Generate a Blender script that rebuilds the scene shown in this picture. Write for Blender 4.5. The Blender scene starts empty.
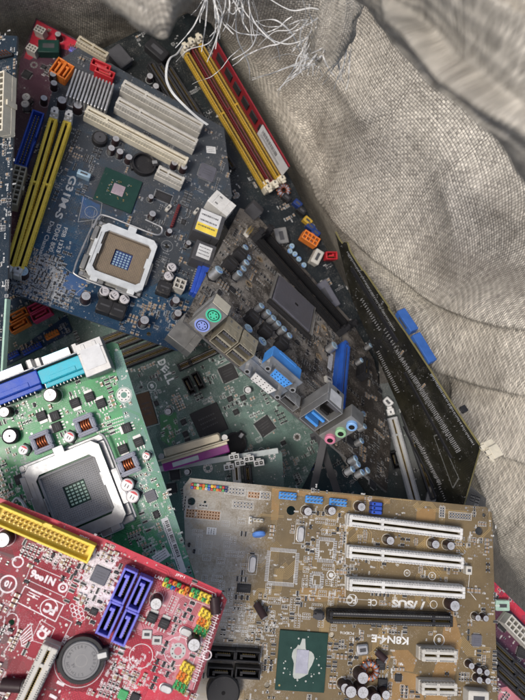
import bpy, bmesh, math, random
from mathutils import Vector, Matrix, noise
R = random.Random(7)
PI = math.pi
scene = bpy.context.scene
COL = scene.collection
FPX, CX, CY, CAMZ = 600.0, 262.5, 350.0, 0.70      # focal length in photo pixels, image centre, camera height (m)

def V(px, py, d):
    return Vector(((px-CX)/FPX*d, -(py-CY)/FPX*d, CAMZ-d))

# ---------------------------------------------------------------- materials
MATS = {}
def nd(nt, kind, **kw):
    n = nt.nodes.new(kind)
    for k, v in kw.items():
        setattr(n, k, v)
    return n

def material(name, col, rough=.5, metal=0., var=.16, dust=0., dustcol=(.235,.215,.19), scale=140., bump=0., spec=.35, grad=None, dustscale=55., dustw=.16, speck=0.):
    if name in MATS: return MATS[name]
    m = bpy.data.materials.new(name); MATS[name] = m
    m.use_nodes = True
    nt = m.node_tree; nt.nodes.clear(); L = nt.links.new
    out = nd(nt, 'ShaderNodeOutputMaterial'); b = nd(nt, 'ShaderNodeBsdfPrincipled')
    L(b.outputs[0], out.inputs[0])
    geo = nd(nt, 'ShaderNodeNewGeometry')
    n1 = nd(nt, 'ShaderNodeTexNoise'); n1.inputs['Scale'].default_value = scale; n1.inputs['Detail'].default_value = 6; n1.inputs['Roughness'].default_value = .65
    L(geo.outputs['Position'], n1.inputs['Vector'])
    mr = nd(nt, 'ShaderNodeMapRange'); mr.inputs[1].default_value = .3; mr.inputs[2].default_value = .7
    mr.inputs[3].default_value = 1-var; mr.inputs[4].default_value = 1+var
    L(n1.outputs['Fac'], mr.inputs[0])
    mul = nd(nt, 'ShaderNodeMix', data_type='RGBA', blend_type='MULTIPLY'); mul.inputs[0].default_value = 1
    mul.inputs[6].default_value = (*col, 1)
    L(mr.outputs[0], mul.inputs[7])
    colour = mul.outputs[2]
    rr = nd(nt, 'ShaderNodeMapRange'); rr.inputs[1].default_value=.3; rr.inputs[2].default_value=.7
    rr.inputs[3].default_value = max(.05, rough-.1); rr.inputs[4].default_value = min(1, rough+.12)
    L(n1.outputs['Fac'], rr.inputs[0])
    ro = rr.outputs[0]
    if dust > 0:
        n2 = nd(nt, 'ShaderNodeTexNoise'); n2.inputs['Scale'].default_value = dustscale; n2.inputs['Detail'].default_value = 9; n2.inputs['Roughness'].default_value = .72
        L(geo.outputs['Position'], n2.inputs['Vector'])
        n3 = nd(nt, 'ShaderNodeTexNoise'); n3.inputs['Scale'].default_value = 900; n3.inputs['Detail'].default_value = 3
        L(geo.outputs['Position'], n3.inputs['Vector'])
        ad = nd(nt, 'ShaderNodeMath', operation='MULTIPLY_ADD'); ad.inputs[1].default_value = .35
        L(n3.outputs['Fac'], ad.inputs[0]); L(n2.outputs['Fac'], ad.inputs[2])
        if grad is not None:      # thicker film towards one end of the board
            gp,gd,gs=grad
            dv=nd(nt,'ShaderNodeVectorMath',operation='DOT_PRODUCT'); sb=nd(nt,'ShaderNodeVectorMath',operation='SUBTRACT'); L(geo.outputs['Position'],sb.inputs[0]); sb.inputs[1].default_value=gp
            L(sb.outputs[0],dv.inputs[0]); dv.inputs[1].default_value=gd
            gr=nd(nt,'ShaderNodeMapRange'); gr.interpolation_type='SMOOTHSTEP'; gr.inputs[1].default_value=-1; gr.inputs[2].default_value=1; gr.inputs[3].default_value=-gs; gr.inputs[4].default_value=gs; L(dv.outputs['Value'],gr.inputs[0])
            ad2=nd(nt,'ShaderNodeMath',operation='ADD'); L(ad.outputs[0],ad2.inputs[0]); L(gr.outputs[0],ad2.inputs[1]); ad=ad2
        # settled dust likes faces that look up
        sx = nd(nt, 'ShaderNodeSeparateXYZ'); L(geo.outputs['Normal'], sx.inputs[0])
        up = nd(nt, 'ShaderNodeMapRange'); up.inputs[1].default_value = -.1; up.inputs[2].default_value = .8; up.inputs[3].default_value=.35; up.inputs[4].default_value=1.
        L(sx.outputs['Z'], up.inputs[0])
        dm = nd(nt, 'ShaderNodeMapRange'); dm.inputs[1].default_value = .98-.55*dust; dm.inputs[2].default_value = .98-.55*dust+dustw
        dm.inputs[3].default_value = .10*dust; dm.inputs[4].default_value = min(.92, .35+dust*.7)
        L(ad.outputs[0], dm.inputs[0])
        fm = nd(nt, 'ShaderNodeMath', operation='MULTIPLY'); L(dm.outputs[0], fm.inputs[0]); L(up.outputs[0], fm.inputs[1])
        mx = nd(nt, 'ShaderNodeMix', data_type='RGBA'); L(fm.outputs[0], mx.inputs[0]); L(colour, mx.inputs[6]); mx.inputs[7].default_value = (*dustcol, 1)
        colour = mx.outputs[2]
        mr2 = nd(nt, 'ShaderNodeMix', data_type='FLOAT'); L(fm.outputs[0], mr2.inputs[0]); L(ro, mr2.inputs[2]); mr2.inputs[3].default_value = .9
        ro = mr2.outputs[0]
        if metal > 0:
            mm = nd(nt, 'ShaderNodeMath', operation='MULTIPLY_ADD'); mm.inputs[1].default_value = -metal; mm.inputs[2].default_value = metal
            L(fm.outputs[0], mm.inputs[0]); L(mm.outputs[0], b.inputs['Metallic'])
    elif metal > 0:
        b.inputs['Metallic'].default_value = metal
    if speck > 0:       # fine grit and lint
        n4 = nd(nt,'ShaderNodeTexNoise'); n4.inputs['Scale'].default_value=1500; n4.inputs['Detail'].default_value=2; L(geo.outputs['Position'],n4.inputs['Vector'])
        n5 = nd(nt,'ShaderNodeTexNoise'); n5.inputs['Scale'].default_value=70; n5.inputs['Detail'].default_value=4; L(geo.outputs['Position'],n5.inputs['Vector'])
        a4 = nd(nt,'ShaderNodeMath',operation='MULTIPLY_ADD'); a4.inputs[1].default_value=.5; L(n5.outputs['Fac'],a4.inputs[0]); L(n4.outputs['Fac'],a4.inputs[2])
        m4 = nd(nt,'ShaderNodeMapRange'); m4.inputs[1].default_value=.86; m4.inputs[2].default_value=.98; m4.inputs[4].default_value=speck; L(a4.outputs[0],m4.inputs[0])
        x4 = nd(nt,'ShaderNodeMix',data_type='RGBA'); L(m4.outputs[0],x4.inputs[0]); L(colour,x4.inputs[6]); x4.inputs[7].default_value=(max(.26,dustcol[0]*1.3),max(.245,dustcol[1]*1.3),max(.225,dustcol[2]*1.3),1); colour=x4.outputs[2]
    L(colour, b.inputs['Base Color']); L(ro, b.inputs['Roughness'])
    b.inputs['Specular IOR Level'].default_value = spec
    if bump > 0:
        bp = nd(nt, 'ShaderNodeBump'); bp.inputs['Strength'].default_value = bump; bp.inputs['Distance'].default_value = .0006
        L(n1.outputs['Fac'], bp.inputs['Height']); L(bp.outputs[0], b.inputs['Normal'])
    return m

PAL = {   # name: colour, roughness, metallic
 'black':((.018,.018,.02),.45,0), 'chip':((.022,.022,.024),.55,0), 'chipgrey':((.095,.095,.115),.5,0), 'darkgrey':((.06,.06,.065),.5,0),
 'white':((.60,.59,.56),.45,0), 'cream':((.60,.55,.43),.5,0), 'ivory':((.48,.46,.41),.5,0), 'beige':((.42,.37,.27),.5,0), 'label':((.60,.60,.59),.6,0),
 'silver':((.42,.42,.42),.4,.8), 'tin':((.36,.36,.355),.45,.6), 'steel':((.40,.41,.42),.36,.9), 'dullmetal':((.26,.255,.24),.5,.6), 'alu':((.66,.66,.66),.4,.8),
 'gold':((.42,.31,.12),.4,.7), 'copper':((.50,.16,.07),.35,.85), 'yellow':((.80,.60,.07),.45,0), 'mustard':((.48,.30,.03),.5,0),
 'blue':((.025,.11,.46),.4,0), 'royal':((.02,.07,.40),.4,0), 'skyblue':((.06,.26,.66),.4,0), 'cyan':((.03,.40,.50),.4,0), 'navy':((.01,.03,.14),.45,0),
 'violet':((.17,.17,.62),.4,0), 'orange':((.72,.20,.03),.45,0), 'pink':((.62,.05,.12),.45,0), 'red':((.48,.02,.03),.45,0), 'maroon':((.13,.012,.015),.5,0),
 'purple':((.22,.02,.18),.45,0), 'green':((.04,.32,.10),.45,0), 'mint':((.06,.50,.30),.4,0), 'lilac':((.22,.28,.62),.4,0), 'ramred':((.22,.014,.022),.5,0), 'jackpink':((.62,.20,.30),.4,0), 'jackgreen':((.28,.50,.28),.4,0), 'jackblue':((.20,.38,.66),.4,0),
 'brown':((.10,.06,.035),.5,0), 'tan':((.33,.24,.14),.6,0), 'field':((.15,.12,.09),.7,0), 'fieldgrey':((.22,.22,.225),.6,0), 'subgreen':((.008,.040,.032),.4,0), 'die':((.42,.42,.48),.2,.3), 'diepink':((.42,.33,.36),.25,.3),
 'paste':((.40,.42,.385),.7,0), 'sleeve':((.03,.016,.018),.4,0), 'paleblue':((.32,.45,.54),.45,.3), 'captop':((.46,.46,.47),.45,.5), 'smdtop':((.55,.52,.52),.45,.2), 'redmark':((.55,.05,.06),.5,0), 'ferrite':((.27,.28,.33),.55,0), 'palegreen':((.36,.52,.42),.5,0), 'res':((.03,.03,.03),.5,0), 'mlcc':((.30,.21,.13),.5,0),
 'cell':((.15,.15,.155),.5,.45), 'dark':((.004,.004,.005),.9,0), 'sand':((.40,.36,.30),.6,0), 'wire':((.55,.55,.53),.5,0), 'brass':((.40,.36,.27),.42,.5), 'midgrey':((.33,.33,.32),.5,0), 'dullblue':((.03,.10,.32),.5,0), 'jet':((.006,.006,.007),.6,0), 'plate':((.60,.62,.62),.45,.1), 'dullsteel':((.27,.275,.28),.42,.75), 'palegrey':((.42,.46,.45),.5,0), 'peach':((.46,.26,.14),.5,0), 'bluemark':((.10,.24,.62),.45,0),
}
CURDUST = 0.0
def M(key, dust=None):
    d = CURDUST if dust is None else dust
    c, r, me = PAL[key]
    bright = max(c) 
    return material('%s_d%02d' % (key, round(d*20)), c, r, me, var=.14, dust=d, bump=.15, spec=.35 if bright>.1 else .2)

# ---------------------------------------------------------------- mesh builder (millimetres)
class MB:
    def __init__(s): s.v = []; s.f = []; s.m = []; s.mk = []
    def mi(s, key):
        if key not in s.mk: s.mk.append(key)
        return s.mk.index(key)
    def add(s, vs, fs, key, mtx=None):
        o = len(s.v); k = s.mi(key)
        for p in vs:
            p = Vector(p)
            s.v.append(mtx @ p if mtx is not None else p)
        for f in fs: s.f.append([i+o for i in f]); s.m.append(k)
    def box(s, x0, x1, y0, y1, z0, z1, key, c=0., mtx=None):
        """box with chamfered top and vertical edges"""
        if c <= 0:
            vs = [(x0,y0,z0),(x1,y0,z0),(x1,y1,z0),(x0,y1,z0),(x0,y0,z1),(x1,y0,z1),(x1,y1,z1),(x0,y1,z1)]
            fs = [(0,3,2,1),(4,5,6,7),(0,1,5,4),(1,2,6,5),(2,3,7,6),(3,0,4,7)]
            s.add(vs, fs, key, mtx); return
        def ring(e, z): 
            return [(x0+c+e,y0+e,z),(x1-c-e,y0+e,z),(x1-e,y0+c+e,z),(x1-e,y1-c-e,z),(x1-c-e,y1-e,z),(x0+c+e,y1-e,z),(x0+e,y1-c-e,z),(x0+e,y0+c+e,z)]
        vs = ring(0,z0)+ring(0,z1-c)+ring(c,z1)
        fs = [tuple(range(7,-1,-1)), tuple(range(16,24))]
        for a in (0,8):
            for i in range(8):
                j = (i+1)%8; fs.append((a+i,a+j,a+8+j,a+8+i))
        s.add(vs, fs, key, mtx)
    def cbox(s, cx, cy, l, w, z0, z1, key, c=0., mtx=None): s.box(cx-l/2,cx+l/2,cy-w/2,cy+w/2,z0,z1,key,c,mtx)
    def cyl(s, cx, cy, z0, z1, r, key, n=20, r2=None, topkey=None, mtx=None, c=0.):
        r2 = r if r2 is None else r2
        rings = [(r,z0),(r2,z1)] if c<=0 else [(r,z0),(r2,z1-c),(r2-c,z1)]
        vs = []
        for rr, z in rings:
            for i in range(n):
                a = 2*PI*i/n; vs.append((cx+rr*math.cos(a), cy+rr*math.sin(a), z))
        fs = []
        for k in range(len(rings)-1):
            for i in range(n):
                j=(i+1)%n; fs.append((k*n+i,k*n+j,(k+1)*n+j,(k+1)*n+i))
        s.add(vs, fs, key, mtx)
        t = len(rings)-1
        s.add(vs[t*n:], [tuple(range(n))], topkey or key, mtx)
        s.add(vs[:n], [tuple(range(n-1,-1,-1))], key, mtx)
    def prism(s, pts, z0, z1, key, mtx=None):
        n = len(pts)
        vs = [(x,y,z0) for x,y in pts]+[(x,y,z1) for x,y in pts]
        fs = [tuple(range(n-1,-1,-1)), tuple(range(n,2*n))]+[(i,(i+1)%n,n+(i+1)%n,n+i) for i in range(n)]
        s.add(vs, fs, key, mtx)
    def flat(s, pts, z, key, mtx=None):
        s.add([(x,y,z) for x,y in pts], [tuple(range(len(pts)))], key, mtx)
    def ring(s, cx, cy, r0, r1, z, key, n=22, a0=0, a1=2*PI):
        vs=[]; full = abs(a1-a0-2*PI)<1e-6
        k = n if full else n+1
        for i in range(k):
            a=a0+(a1-a0)*i/n; c,sn=math.cos(a),math.sin(a)
            vs += [(cx+r0*c,cy+r0*sn,z),(cx+r1*c,cy+r1*sn,z)]
        fs=[]
        for i in range(n):
            j=(i+1)%k; fs.append((2*i,2*i+1,2*j+1,2*j))
        s.add(vs,fs,key)
    def line(s, a, b, w, z, key):
        a=Vector(a[:2]); b=Vector(b[:2]); d=b-a
        if d.length<1e-6: return
        d.normalize(); n=Vector((-d.y,d.x))*w/2
        s.flat([tuple(a-n),tuple(b-n),tuple(b+n),tuple(a+n)], z, key)
    def frame(s, x0,x1,y0,y1,t,z0,z1,key,c=0.,mtx=None):
        """rectangular wall ring"""
        s.box(x0,x1,y0,y0+t,z0,z1,key,c,mtx); s.box(x0,x1,y1-t,y1,z0,z1,key,c,mtx)
        s.box(x0,x0+t,y0+t,y1-t,z0,z1-.02,key,c,mtx); s.box(x1-t,x1,y0+t,y1-t,z0,z1-.02,key,c,mtx)
    def tube(s, pts, r, key, n=8, closed=False):
        P=[Vector(p) for p in pts]; k=len(P); vs=[]; fs=[]
        up=Vector((.13,.21,.97))
        for i,p in enumerate(P):
            t=(P[min(i+1,k-1)]-P[max(i-1,0)]).normalized()
            a=t.cross(up)
            if a.length<.05: a=t.cross(Vector((1,0,0)))
            a.normalize(); b=a.cross(t).normalized()
            for q in range(n):
                an=2*PI*q/n; vs.append(p+a*r*math.cos(an)+b*r*math.sin(an))
        for i in range(k-1):
            for q in range(n):
                w=(q+1)%n; fs.append((i*n+q,i*n+w,(i+1)*n+w,(i+1)*n+q))
        fs.append(tuple(range(n))); fs.append(tuple(range((k-1)*n+n-1,(k-1)*n-1,-1)))
        s.add(vs,fs,key)
    def mesh(s, name, dust=None, smooth=False):
        me = bpy.data.meshes.new(name)
        me.from_pydata([tuple(p*.001) for p in s.v], [], s.f)
        for k in s.mk:
            me.materials.append(k if isinstance(k, bpy.types.Material) else M(k, dust))
        me.polygons.foreach_set('material_index', s.m)
        me.update(); me.shade_smooth(); me.set_sharp_from_angle(angle=math.radians(32))
        return me
    def smooth_obj(s): pass

def catmull(pts, n):
    P=[Vector(p) for p in pts]; out=[]
    for i in range(len(P)-1):
        p0=P[max(i-1,0)]; p1=P[i]; p2=P[i+1]; p3=P[min(i+2,len(P)-1)]
        for k in range(n):
            t=k/n
            out.append(.5*((2*p1)+(-p0+p2)*t+(2*p0-5*p1+4*p2-p3)*t*t+(-p0+3*p1-3*p2+p3)*t**3))
    out.append(P[-1]); return out

def link(name, me, parent=None, mtx=None):
    o = bpy.data.objects.new(name, me); COL.objects.link(o)
    if parent is not None: o.parent = parent
    if mtx is not None: o.matrix_local = mtx
    return o

TXT = {}
def text_geo(body, bold=0.0):
    """vertices (unit cap height, centred) and faces of a line of writing"""
    key=(body,bold)
    if key in TXT: return TXT[key]
    cu = bpy.data.curves.new('t','FONT'); cu.body = body; cu.size = 1.; cu.offset = bold; cu.resolution_u = 3
    o = bpy.data.objects.new('t', cu); COL.objects.link(o)
    dg = bpy.context.evaluated_depsgraph_get(); dg.update()
    me = bpy.data.meshes.new_from_object(o.evaluated_get(dg))
    vs=[v.co.copy() for v in me.vertices]; fs=[tuple(p.vertices) for p in me.polygons]
    bpy.data.objects.remove(o); bpy.data.curves.remove(cu); bpy.data.meshes.remove(me)
    xs=[v.x for v in vs]; ys=[v.y for v in vs]
    cx=(min(xs)+max(xs))/2; cy=(min(ys)+max(ys))/2; h=max(ys)-min(ys)
    vs=[((v.x-cx)/h,(v.y-cy)/h) for v in vs]
    TXT[key]=(vs,fs,(max(xs)-min(xs))/h); return TXT[key]
# ---------------------------------------------------------------- component meshes, built once per kind (mm, origin on the board)
CACHE = {}
def cached(fn):
    def w(*a, **k):
        key=(fn.__name__,a,tuple(sorted(k.items())),round(CURDUST*20))
        if key not in CACHE:
            mb=fn(*a,**k); me=mb.mesh(fn.__name__)
            CACHE[key]=me
        return CACHE[key]
    return w
SMOOTH=set()

@cached
def ecap(d=8,h=12,sleeve='sleeve',top='captop'):
    b=MB(); r=d/2
    b.cyl(0,0,0,.5,r*.93,sleeve,24); b.cyl(0,0,.5,h*.93,r,sleeve,24); 
    b.cyl(0,0,h*.93,h,r*.97,sleeve,24,r2=r*.86)
    b.cyl(0,0,h,h+.12,r*.86,top,24)
    for a in (0,PI/3,2*PI/3):   # stamped vent
        c,s=math.cos(a)*r*.6,math.sin(a)*r*.6; b.line((-c,-s),(c,s),.22,h+.135+a*.004,'dullmetal')
    # polarity stripe
    n=5
    for i in range(n):
        a0=-.5+i/n; a1=-.5+(i+1)/n
        b.add([(r*1.008*math.cos(a0),r*1.008*math.sin(a0),.8),(r*1.008*math.cos(a1),r*1.008*math.sin(a1),.8),(r*1.008*math.cos(a1),r*1.008*math.sin(a1),h*.92),(r*1.008*math.cos(a0),r*1.008*math.sin(a0),h*.92)],[(0,1,2,3)],'dullmetal')
    return b
@cached
def polycap(d=8,h=7,mark='redmark',top='smdtop'):
    b=MB(); r=d/2
    b.box(-r*1.02,r*1.02,-r*1.02,r*1.02,0,.9,'black',.3)
    b.cyl(0,0,.9,1.5,r*.9,'silver',24); b.cyl(0,0,1.5,h-.5,r,'silver',24); b.cyl(0,0,h-.5,h,r,top,24,r2=r*.86)
    b.cyl(0,0,h,h+.05,r*.86,top,24)
    pts=[(r*.8*math.cos(a),r*.8*math.sin(a)) for a in [ -1.0+2.0*i/8 for i in range(9)]]
    b.flat(pts,h+.1,mark)
    b.line((-r*.4,-r*.25),(r*.1,-r*.25),.5,h+.09,'darkgrey'); b.line((-r*.4,r*.2),(r*.15,r*.2),.5,h+.09,'darkgrey')
    return b
@cached
def chip_qfp(l=12,w=12,h=1.6,key='chip',pins=True,mark=True):
    b=MB(); b.cbox(0,0,l,w,.15,h,key,.3)
    if pins:
        p=1.0
        n=int((l-1.5)/p)
        for i in range(n):
            x=(i-(n-1)/2)*p
            for sgn in (-1,1):
                b.box(x-.22,x+.22,min(sgn*w/2,sgn*(w/2+1)),max(sgn*w/2,sgn*(w/2+1)),.02,.35,'tin')
        n=int((w-1.5)/p)
        for i in range(n):
            y=(i-(n-1)/2)*p
            for sgn in (-1,1):
                b.box(min(sgn*l/2,sgn*(l/2+1)),max(sgn*l/2,sgn*(l/2+1)),y-.22,y+.22,.02,.35,'tin')
    if mark:
        b.cyl(-l*.38,-w*.38,h,h+.01,min(l,w)*.045,'darkgrey',10)
        rr=random.Random(int(l*100+w*7))
        for j in range(3):
            y=w*(.18-.16*j); x=-l*.3
            while x<l*.28:
                q=rr.uniform(.3,1.)*l*.06; b.line((x,y),(x+q,y),w*.05,h+.02,'darkgrey'); x+=q+l*.03
    return b
@cached
def soic(l=5,w=4,h=1.5,n=4,key='chip'):
    b=MB(); b.cbox(0,0,l,w,.15,h,key,.25)
    for i in range(n):
        x=(i-(n-1)/2)*l*.85/max(1,n-1) if n>1 else 0
        for s in (-1,1): b.box(x-.22,x+.22,min(s*w/2,s*(w/2+.9)),max(s*w/2,s*(w/2+.9)),.02,.5,'tin')
    b.line((-l*.3,.3),(l*.25,.3),.35,h+.02,'darkgrey'); b.line((-l*.3,-.5),(l*.1,-.5),.35,h+.02,'darkgrey')
    return b
@cached
def dpak(l=6.5,w=6,h=2.3):
    b=MB(); b.cbox(0,0,l,w,.1,h,'chip',.3); b.cbox(0,w/2+.9,l*.85,1.9,.05,.6,'tin')
    for x in (-l*.33,0,l*.33): b.box(x-.4,x+.4,-w/2-2.2,-w/2,.05,.5,'tin')
    b.line((-l*.3,.5),(l*.3,.5),.4,h+.02,'darkgrey'); b.line((-l*.3,-.7),(l*.2,-.7),.4,h+.02,'darkgrey')
    return b
@cached
def passive(l=2.0,w=1.25,h=.6,body='res',end='tin'):
    b=MB(); e=l*.24
    b.box(-l/2+e,l/2-e,-w/2,w/2,.03,h,body); b.box(-l/2,-l/2+e,-w/2,w/2,.02,h*1.02,end); b.box(l/2-e,l/2,-w/2,w/2,.02,h*1.02,end)
    return b
@cached
def array_res(l=3.2,w=1.6):
    b=MB(); b.cbox(0,0,l,w*.7,.03,.6,'res')
    for i in range(4):
        x=(i-1.5)*l/4
        for s in (-1,1): b.box(x-.25,x+.25,min(s*w*.35,s*w*.6),max(s*w*.35,s*w*.6),.02,.5,'tin')
    return b
@cached
def slot(L=85,W=8.4,H=11,key='white',keypos=.3,pins='darkgrey',groove=1.7,ends=True):
    """card-edge slot: two rails, dark groove with contacts, key bar, ribbed flanks"""
    b=MB(); g=groove/2
    b.box(-L/2,L/2,-W/2,W/2,0,H*.55,key,.25)
    e=2.2
    b.box(-L/2+.3,L/2-.3,-W/2+.5,-g,H*.55-.3,H,key,.35); b.box(-L/2+.3,L/2-.3,g,W/2-.5,H*.55-.3,H,key,.35)
    b.box(-L/2+.3,-L/2+e,-g,g,H*.5,H-.1,key,.1); b.box(L/2-e,L/2-.3,-g,g,H*.5,H-.1,key,.1)
    b.box(-L/2+e,L/2-e,-g,g,H*.55,H*.56,'dark')
    kx=-L/2+L*keypos
    b.box(kx-.9,kx+.9,-g,g,H*.5,H-.05,key,.1)
    n=int(L/1.27/1.0)
    for i in range(n):
        x=-L/2+e+1+i*(L-2*e-2)/(n-1)
        if abs(x-kx)<1.3: continue
        for s in (-1,1):
            y=s*(W/2-.5-.75)
            b.flat([(x-.28,y-.42),(x+.28,y-.42),(x+.28,y+.42),(x-.28,y+.42)],H+.015,pins)
            b.box(x-.22,x+.22,min(s*g,s*(g-.35)),max(s*g,s*(g-.35)),H*.56,H*.9,'gold')
    m=int(L/2.54)
    for i in range(m):    # ribs on the flanks
        x=-L/2+2+i*(L-4)/(m-1)
        for s in (-1,1):
            y0=s*(W/2-.5); y1=s*(W/2-.18)
            b.box(x-.35,x+.35,min(y0,y1),max(y0,y1),H*.55,H*.92,key)
    return b
@cached
def latch(key='white',w=6.4,h=15):
    b=MB(); b.box(-3,3.4,-w/2,w/2,0,h*.7,key,.5); b.box(-1.6,3.0,-w/2+.2,w/2-.2,h*.7,h,key,.6)
    b.box(1.2,5.2,-w/2+1.2,w/2-1.2,h*.78,h*.92,key,.3); b.box(-3.2,-1.6,-1.0,1.0,h*.4,h*.85,key,.3)
    b.box(-1.2,.8,-.8,.8,h,h+.05,'darkgrey')
    return b
@cached
def sata(key='violet',L=17,W=8.2,H=8.6):
    b=MB(); t=1.15
    b.frame(-L/2,L/2,-W/2,W/2,t,0,H,key,.3); b.box(-L/2+t,L/2-t,-W/2+t,W/2-t,0,1.2,'dark')
    b.box(-L/2+t+2,L/2-t-2.2,-.75,.75,1.2,H-1,key,.2); b.box(L/2-t-4,L/2-t-2.2,.75,2.1,1.2,H-1,key,.15)
    for i in range(7):
        x=-4.5+i*1.27; b.box(x-.25,x+.25,-1.0,-.75,1.2,H-1.6,'gold')
    return b
@cached
def shroud(key='yellow',L=58,W=9.6,H=9,n=20,notch=True):
    b=MB(); t=1.15
    b.box(-L/2,L/2,-W/2,-W/2+t,0,H,key,.25)
    if notch: b.box(-L/2,-2.4,W/2-t,W/2,0,H,key,.25); b.box(2.4,L/2,W/2-t,W/2,0,H,key,.25); b.box(-2.4,2.4,W/2-t,W/2,0,H*.45,key)
    else: b.box(-L/2,L/2,W/2-t,W/2,0,H,key,.25)
    b.box(-L/2,-L/2+t,-W/2+t,W/2-t,0,H-.02,key,.25); b.box(L/2-t,L/2,-W/2+t,W/2-t,0,H-.02,key,.25)
    b.box(-L/2+t,L/2-t,-W/2+t,W/2-t,0,2.0,key)
    for i in range(n):
        x=(i-(n-1)/2)*2.54*min(1,(L-6)/(n*2.54))
        for y in (-1.27,1.27):
            b.box(x-.32,x+.32,y-.32,y+.32,2.0,H-1.5,'gold'); b.box(x-.95,x+.95,y-.95,y+.95,2.0,2.5,'mustard' if key=='yellow' else key)
    return b
@cached
def header(nx=5,ny=2,base='black',pin='gold',h=8,pitch=2.54,bh=2.5):
    b=MB(); b.cbox(0,0,nx*pitch,ny*pitch,0,bh,base,.3)
    for i in range(nx):
        for j in range(ny):
            x=(i-(nx-1)/2)*pitch; y=(j-(ny-1)/2)*pitch
            b.box(x-.32,x+.32,y-.32,y+.32,bh,h,pin,.12)
            b.line((x-.9,y),(x+.9,y),.2,bh+.01,'darkgrey')
    return b
@cached
def colour_header(seq=('red','yellow'),ny=2,h=7,pitch=2.54):
    b=MB(); nx=len(seq)
    for i,k in enumerate(seq):
        for j in range(ny):
            kk=k if j==0 else seq[(i*2+1)%nx]
            x=(i-(nx-1)/2)*pitch; y=(j-(ny-1)/2)*pitch
            b.cbox(x,y,pitch-.06,pitch-.06,0,2.5,kk,.35); b.box(x-.32,x+.32,y-.32,y+.32,2.5,h,'gold',.1)
    return b
@cached
def molex(nx=2,ny=2,key='white',pitch=4.2,h=12):
    b=MB(); 
    b.cbox(0,0,nx*pitch+1.4,ny*pitch+1.4,0,h*.35,key,.3)
    for i in range(nx+1):
        x=(i-nx/2)*pitch; b.box(x-.6,x+.6,-ny*pitch/2-.6,ny*pitch/2+.6,h*.3,h,key,.2)
    for j in range(ny+1):
        y=(j-ny/2)*pitch; b.box(-nx*pitch/2-.55,nx*pitch/2+.55,y-.55,y+.55,h*.3,h-.03,key,.2)
    for i in range(nx):
        for j in range(ny):
            x=(i-(nx-1)/2)*pitch; y=(j-(ny-1)/2)*pitch
            b.box(x-pitch/2+.5,x+pitch/2-.5,y-pitch/2+.5,y+pitch/2-.5,h*.35,h*.36,'dark'); b.box(x-.5,x+.5,y-.5,y+.5,h*.35,h*.75,'tin')
    b.box(-2,2,ny*pitch/2+.6,ny*pitch/2+2,0,h*.8,key,.3)
    return b
@cached
def heatsink(L=36,W=36,n=11,H=14,key='alu'):
    b=MB(); b.cbox(0,0,L,W,0,3,key,.3)
    for i in range(n):
        x=-L/2+.8+i*(L-1.6)/(n-1); b.box(x-.75,x+.75,-W/2+.3,W/2-.3,3,H,key,.35)
    return b
@cached
def choke(l=10,w=10,h=8,key='black'):
    b=MB(); b.cbox(0,0,l,w,0,h,key,.9); b.cbox(0,0,l*.62,w*.12,h,h+.03,'darkgrey'); b.box(-l/2-.4,-l/2,-1.4,1.4,0,1.5,'tin'); b.box(l/2,l/2+.4,-1.4,1.4,0,1.5,'tin')
    return b
@cached
def window_choke(l=12.5,w=12.5,h=7):
    b=MB(); t=3.0
    b.frame(-l/2,l/2,-w/2,w/2,t,0,h,'ferrite',.8); b.cbox(0,0,l-2*t,w-2*t,0,2.2,'dark')
    for i in range(4):
        x=(i-1.5)*1.55
        pts=[(x+ .15*math.sin(k), (k/7-.5)*(w-2*t+.4), 3.0+2.4*math.sin(PI*k/7)) for k in range(8)]
        b.tube(pts,.62,'copper',8)
    return b
@cached
def toroid(r=6,rr=2.2,turns=11):
    b=MB(); n=36; q=10
    vs=[];fs=[]
    for i in range(n):
        a=2*PI*i/n
        for j in range(q):
            p=2*PI*j/q; x=(r+rr*.9*math.cos(p)); vs.append((x*math.cos(a),x*math.sin(a),rr*1.2+rr*1.1*math.sin(p)))
    for i in range(n):
        for j in range(q):
            fs.append((i*q+j,((i+1)%n)*q+j,((i+1)%n)*q+(j+1)%q,i*q+(j+1)%q))
    b.add(vs,fs,'ferrite')
    for t in range(turns):
        a=2*PI*t/turns; pts=[]
        for j in range(11):
            p=2*PI*j/10; x=r+(rr+.35)*math.cos(p); pts.append((x*math.cos(a+.02*j),x*math.sin(a+.02*j),rr*1.2+(rr*1.1+.4)*math.sin(p)))
        b.tube(pts,.5,'copper',6)
    return b
@cached
def crystal(l=10,w=4.4,h=3.6):
    b=MB(); r=w/2
    def ob(e,z):
        o=[]
        for i in range(9): a=-PI/2+PI*i/8; o.append((l/2-r+(r-e)*math.cos(a),(r-e)*math.sin(a),z))
        for i in range(9): a=PI/2+PI*i/8; o.append((-l/2+r+(r-e)*math.cos(a),(r-e)*math.sin(a),z))
        return o
    rings=[ob(-.35,0),ob(-.35,.5),ob(0,.55),ob(0,h-.4),ob(.4,h)]
    vs=sum(rings,[]); n=18; fs=[]
    for k in range(4):
        for i in range(n): j=(i+1)%n; fs.append((k*n+i,k*n+j,(k+1)*n+j,(k+1)*n+i))
    fs.append(tuple(range(4*n,5*n))); b.add(vs,fs,'silver'); return b
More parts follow.
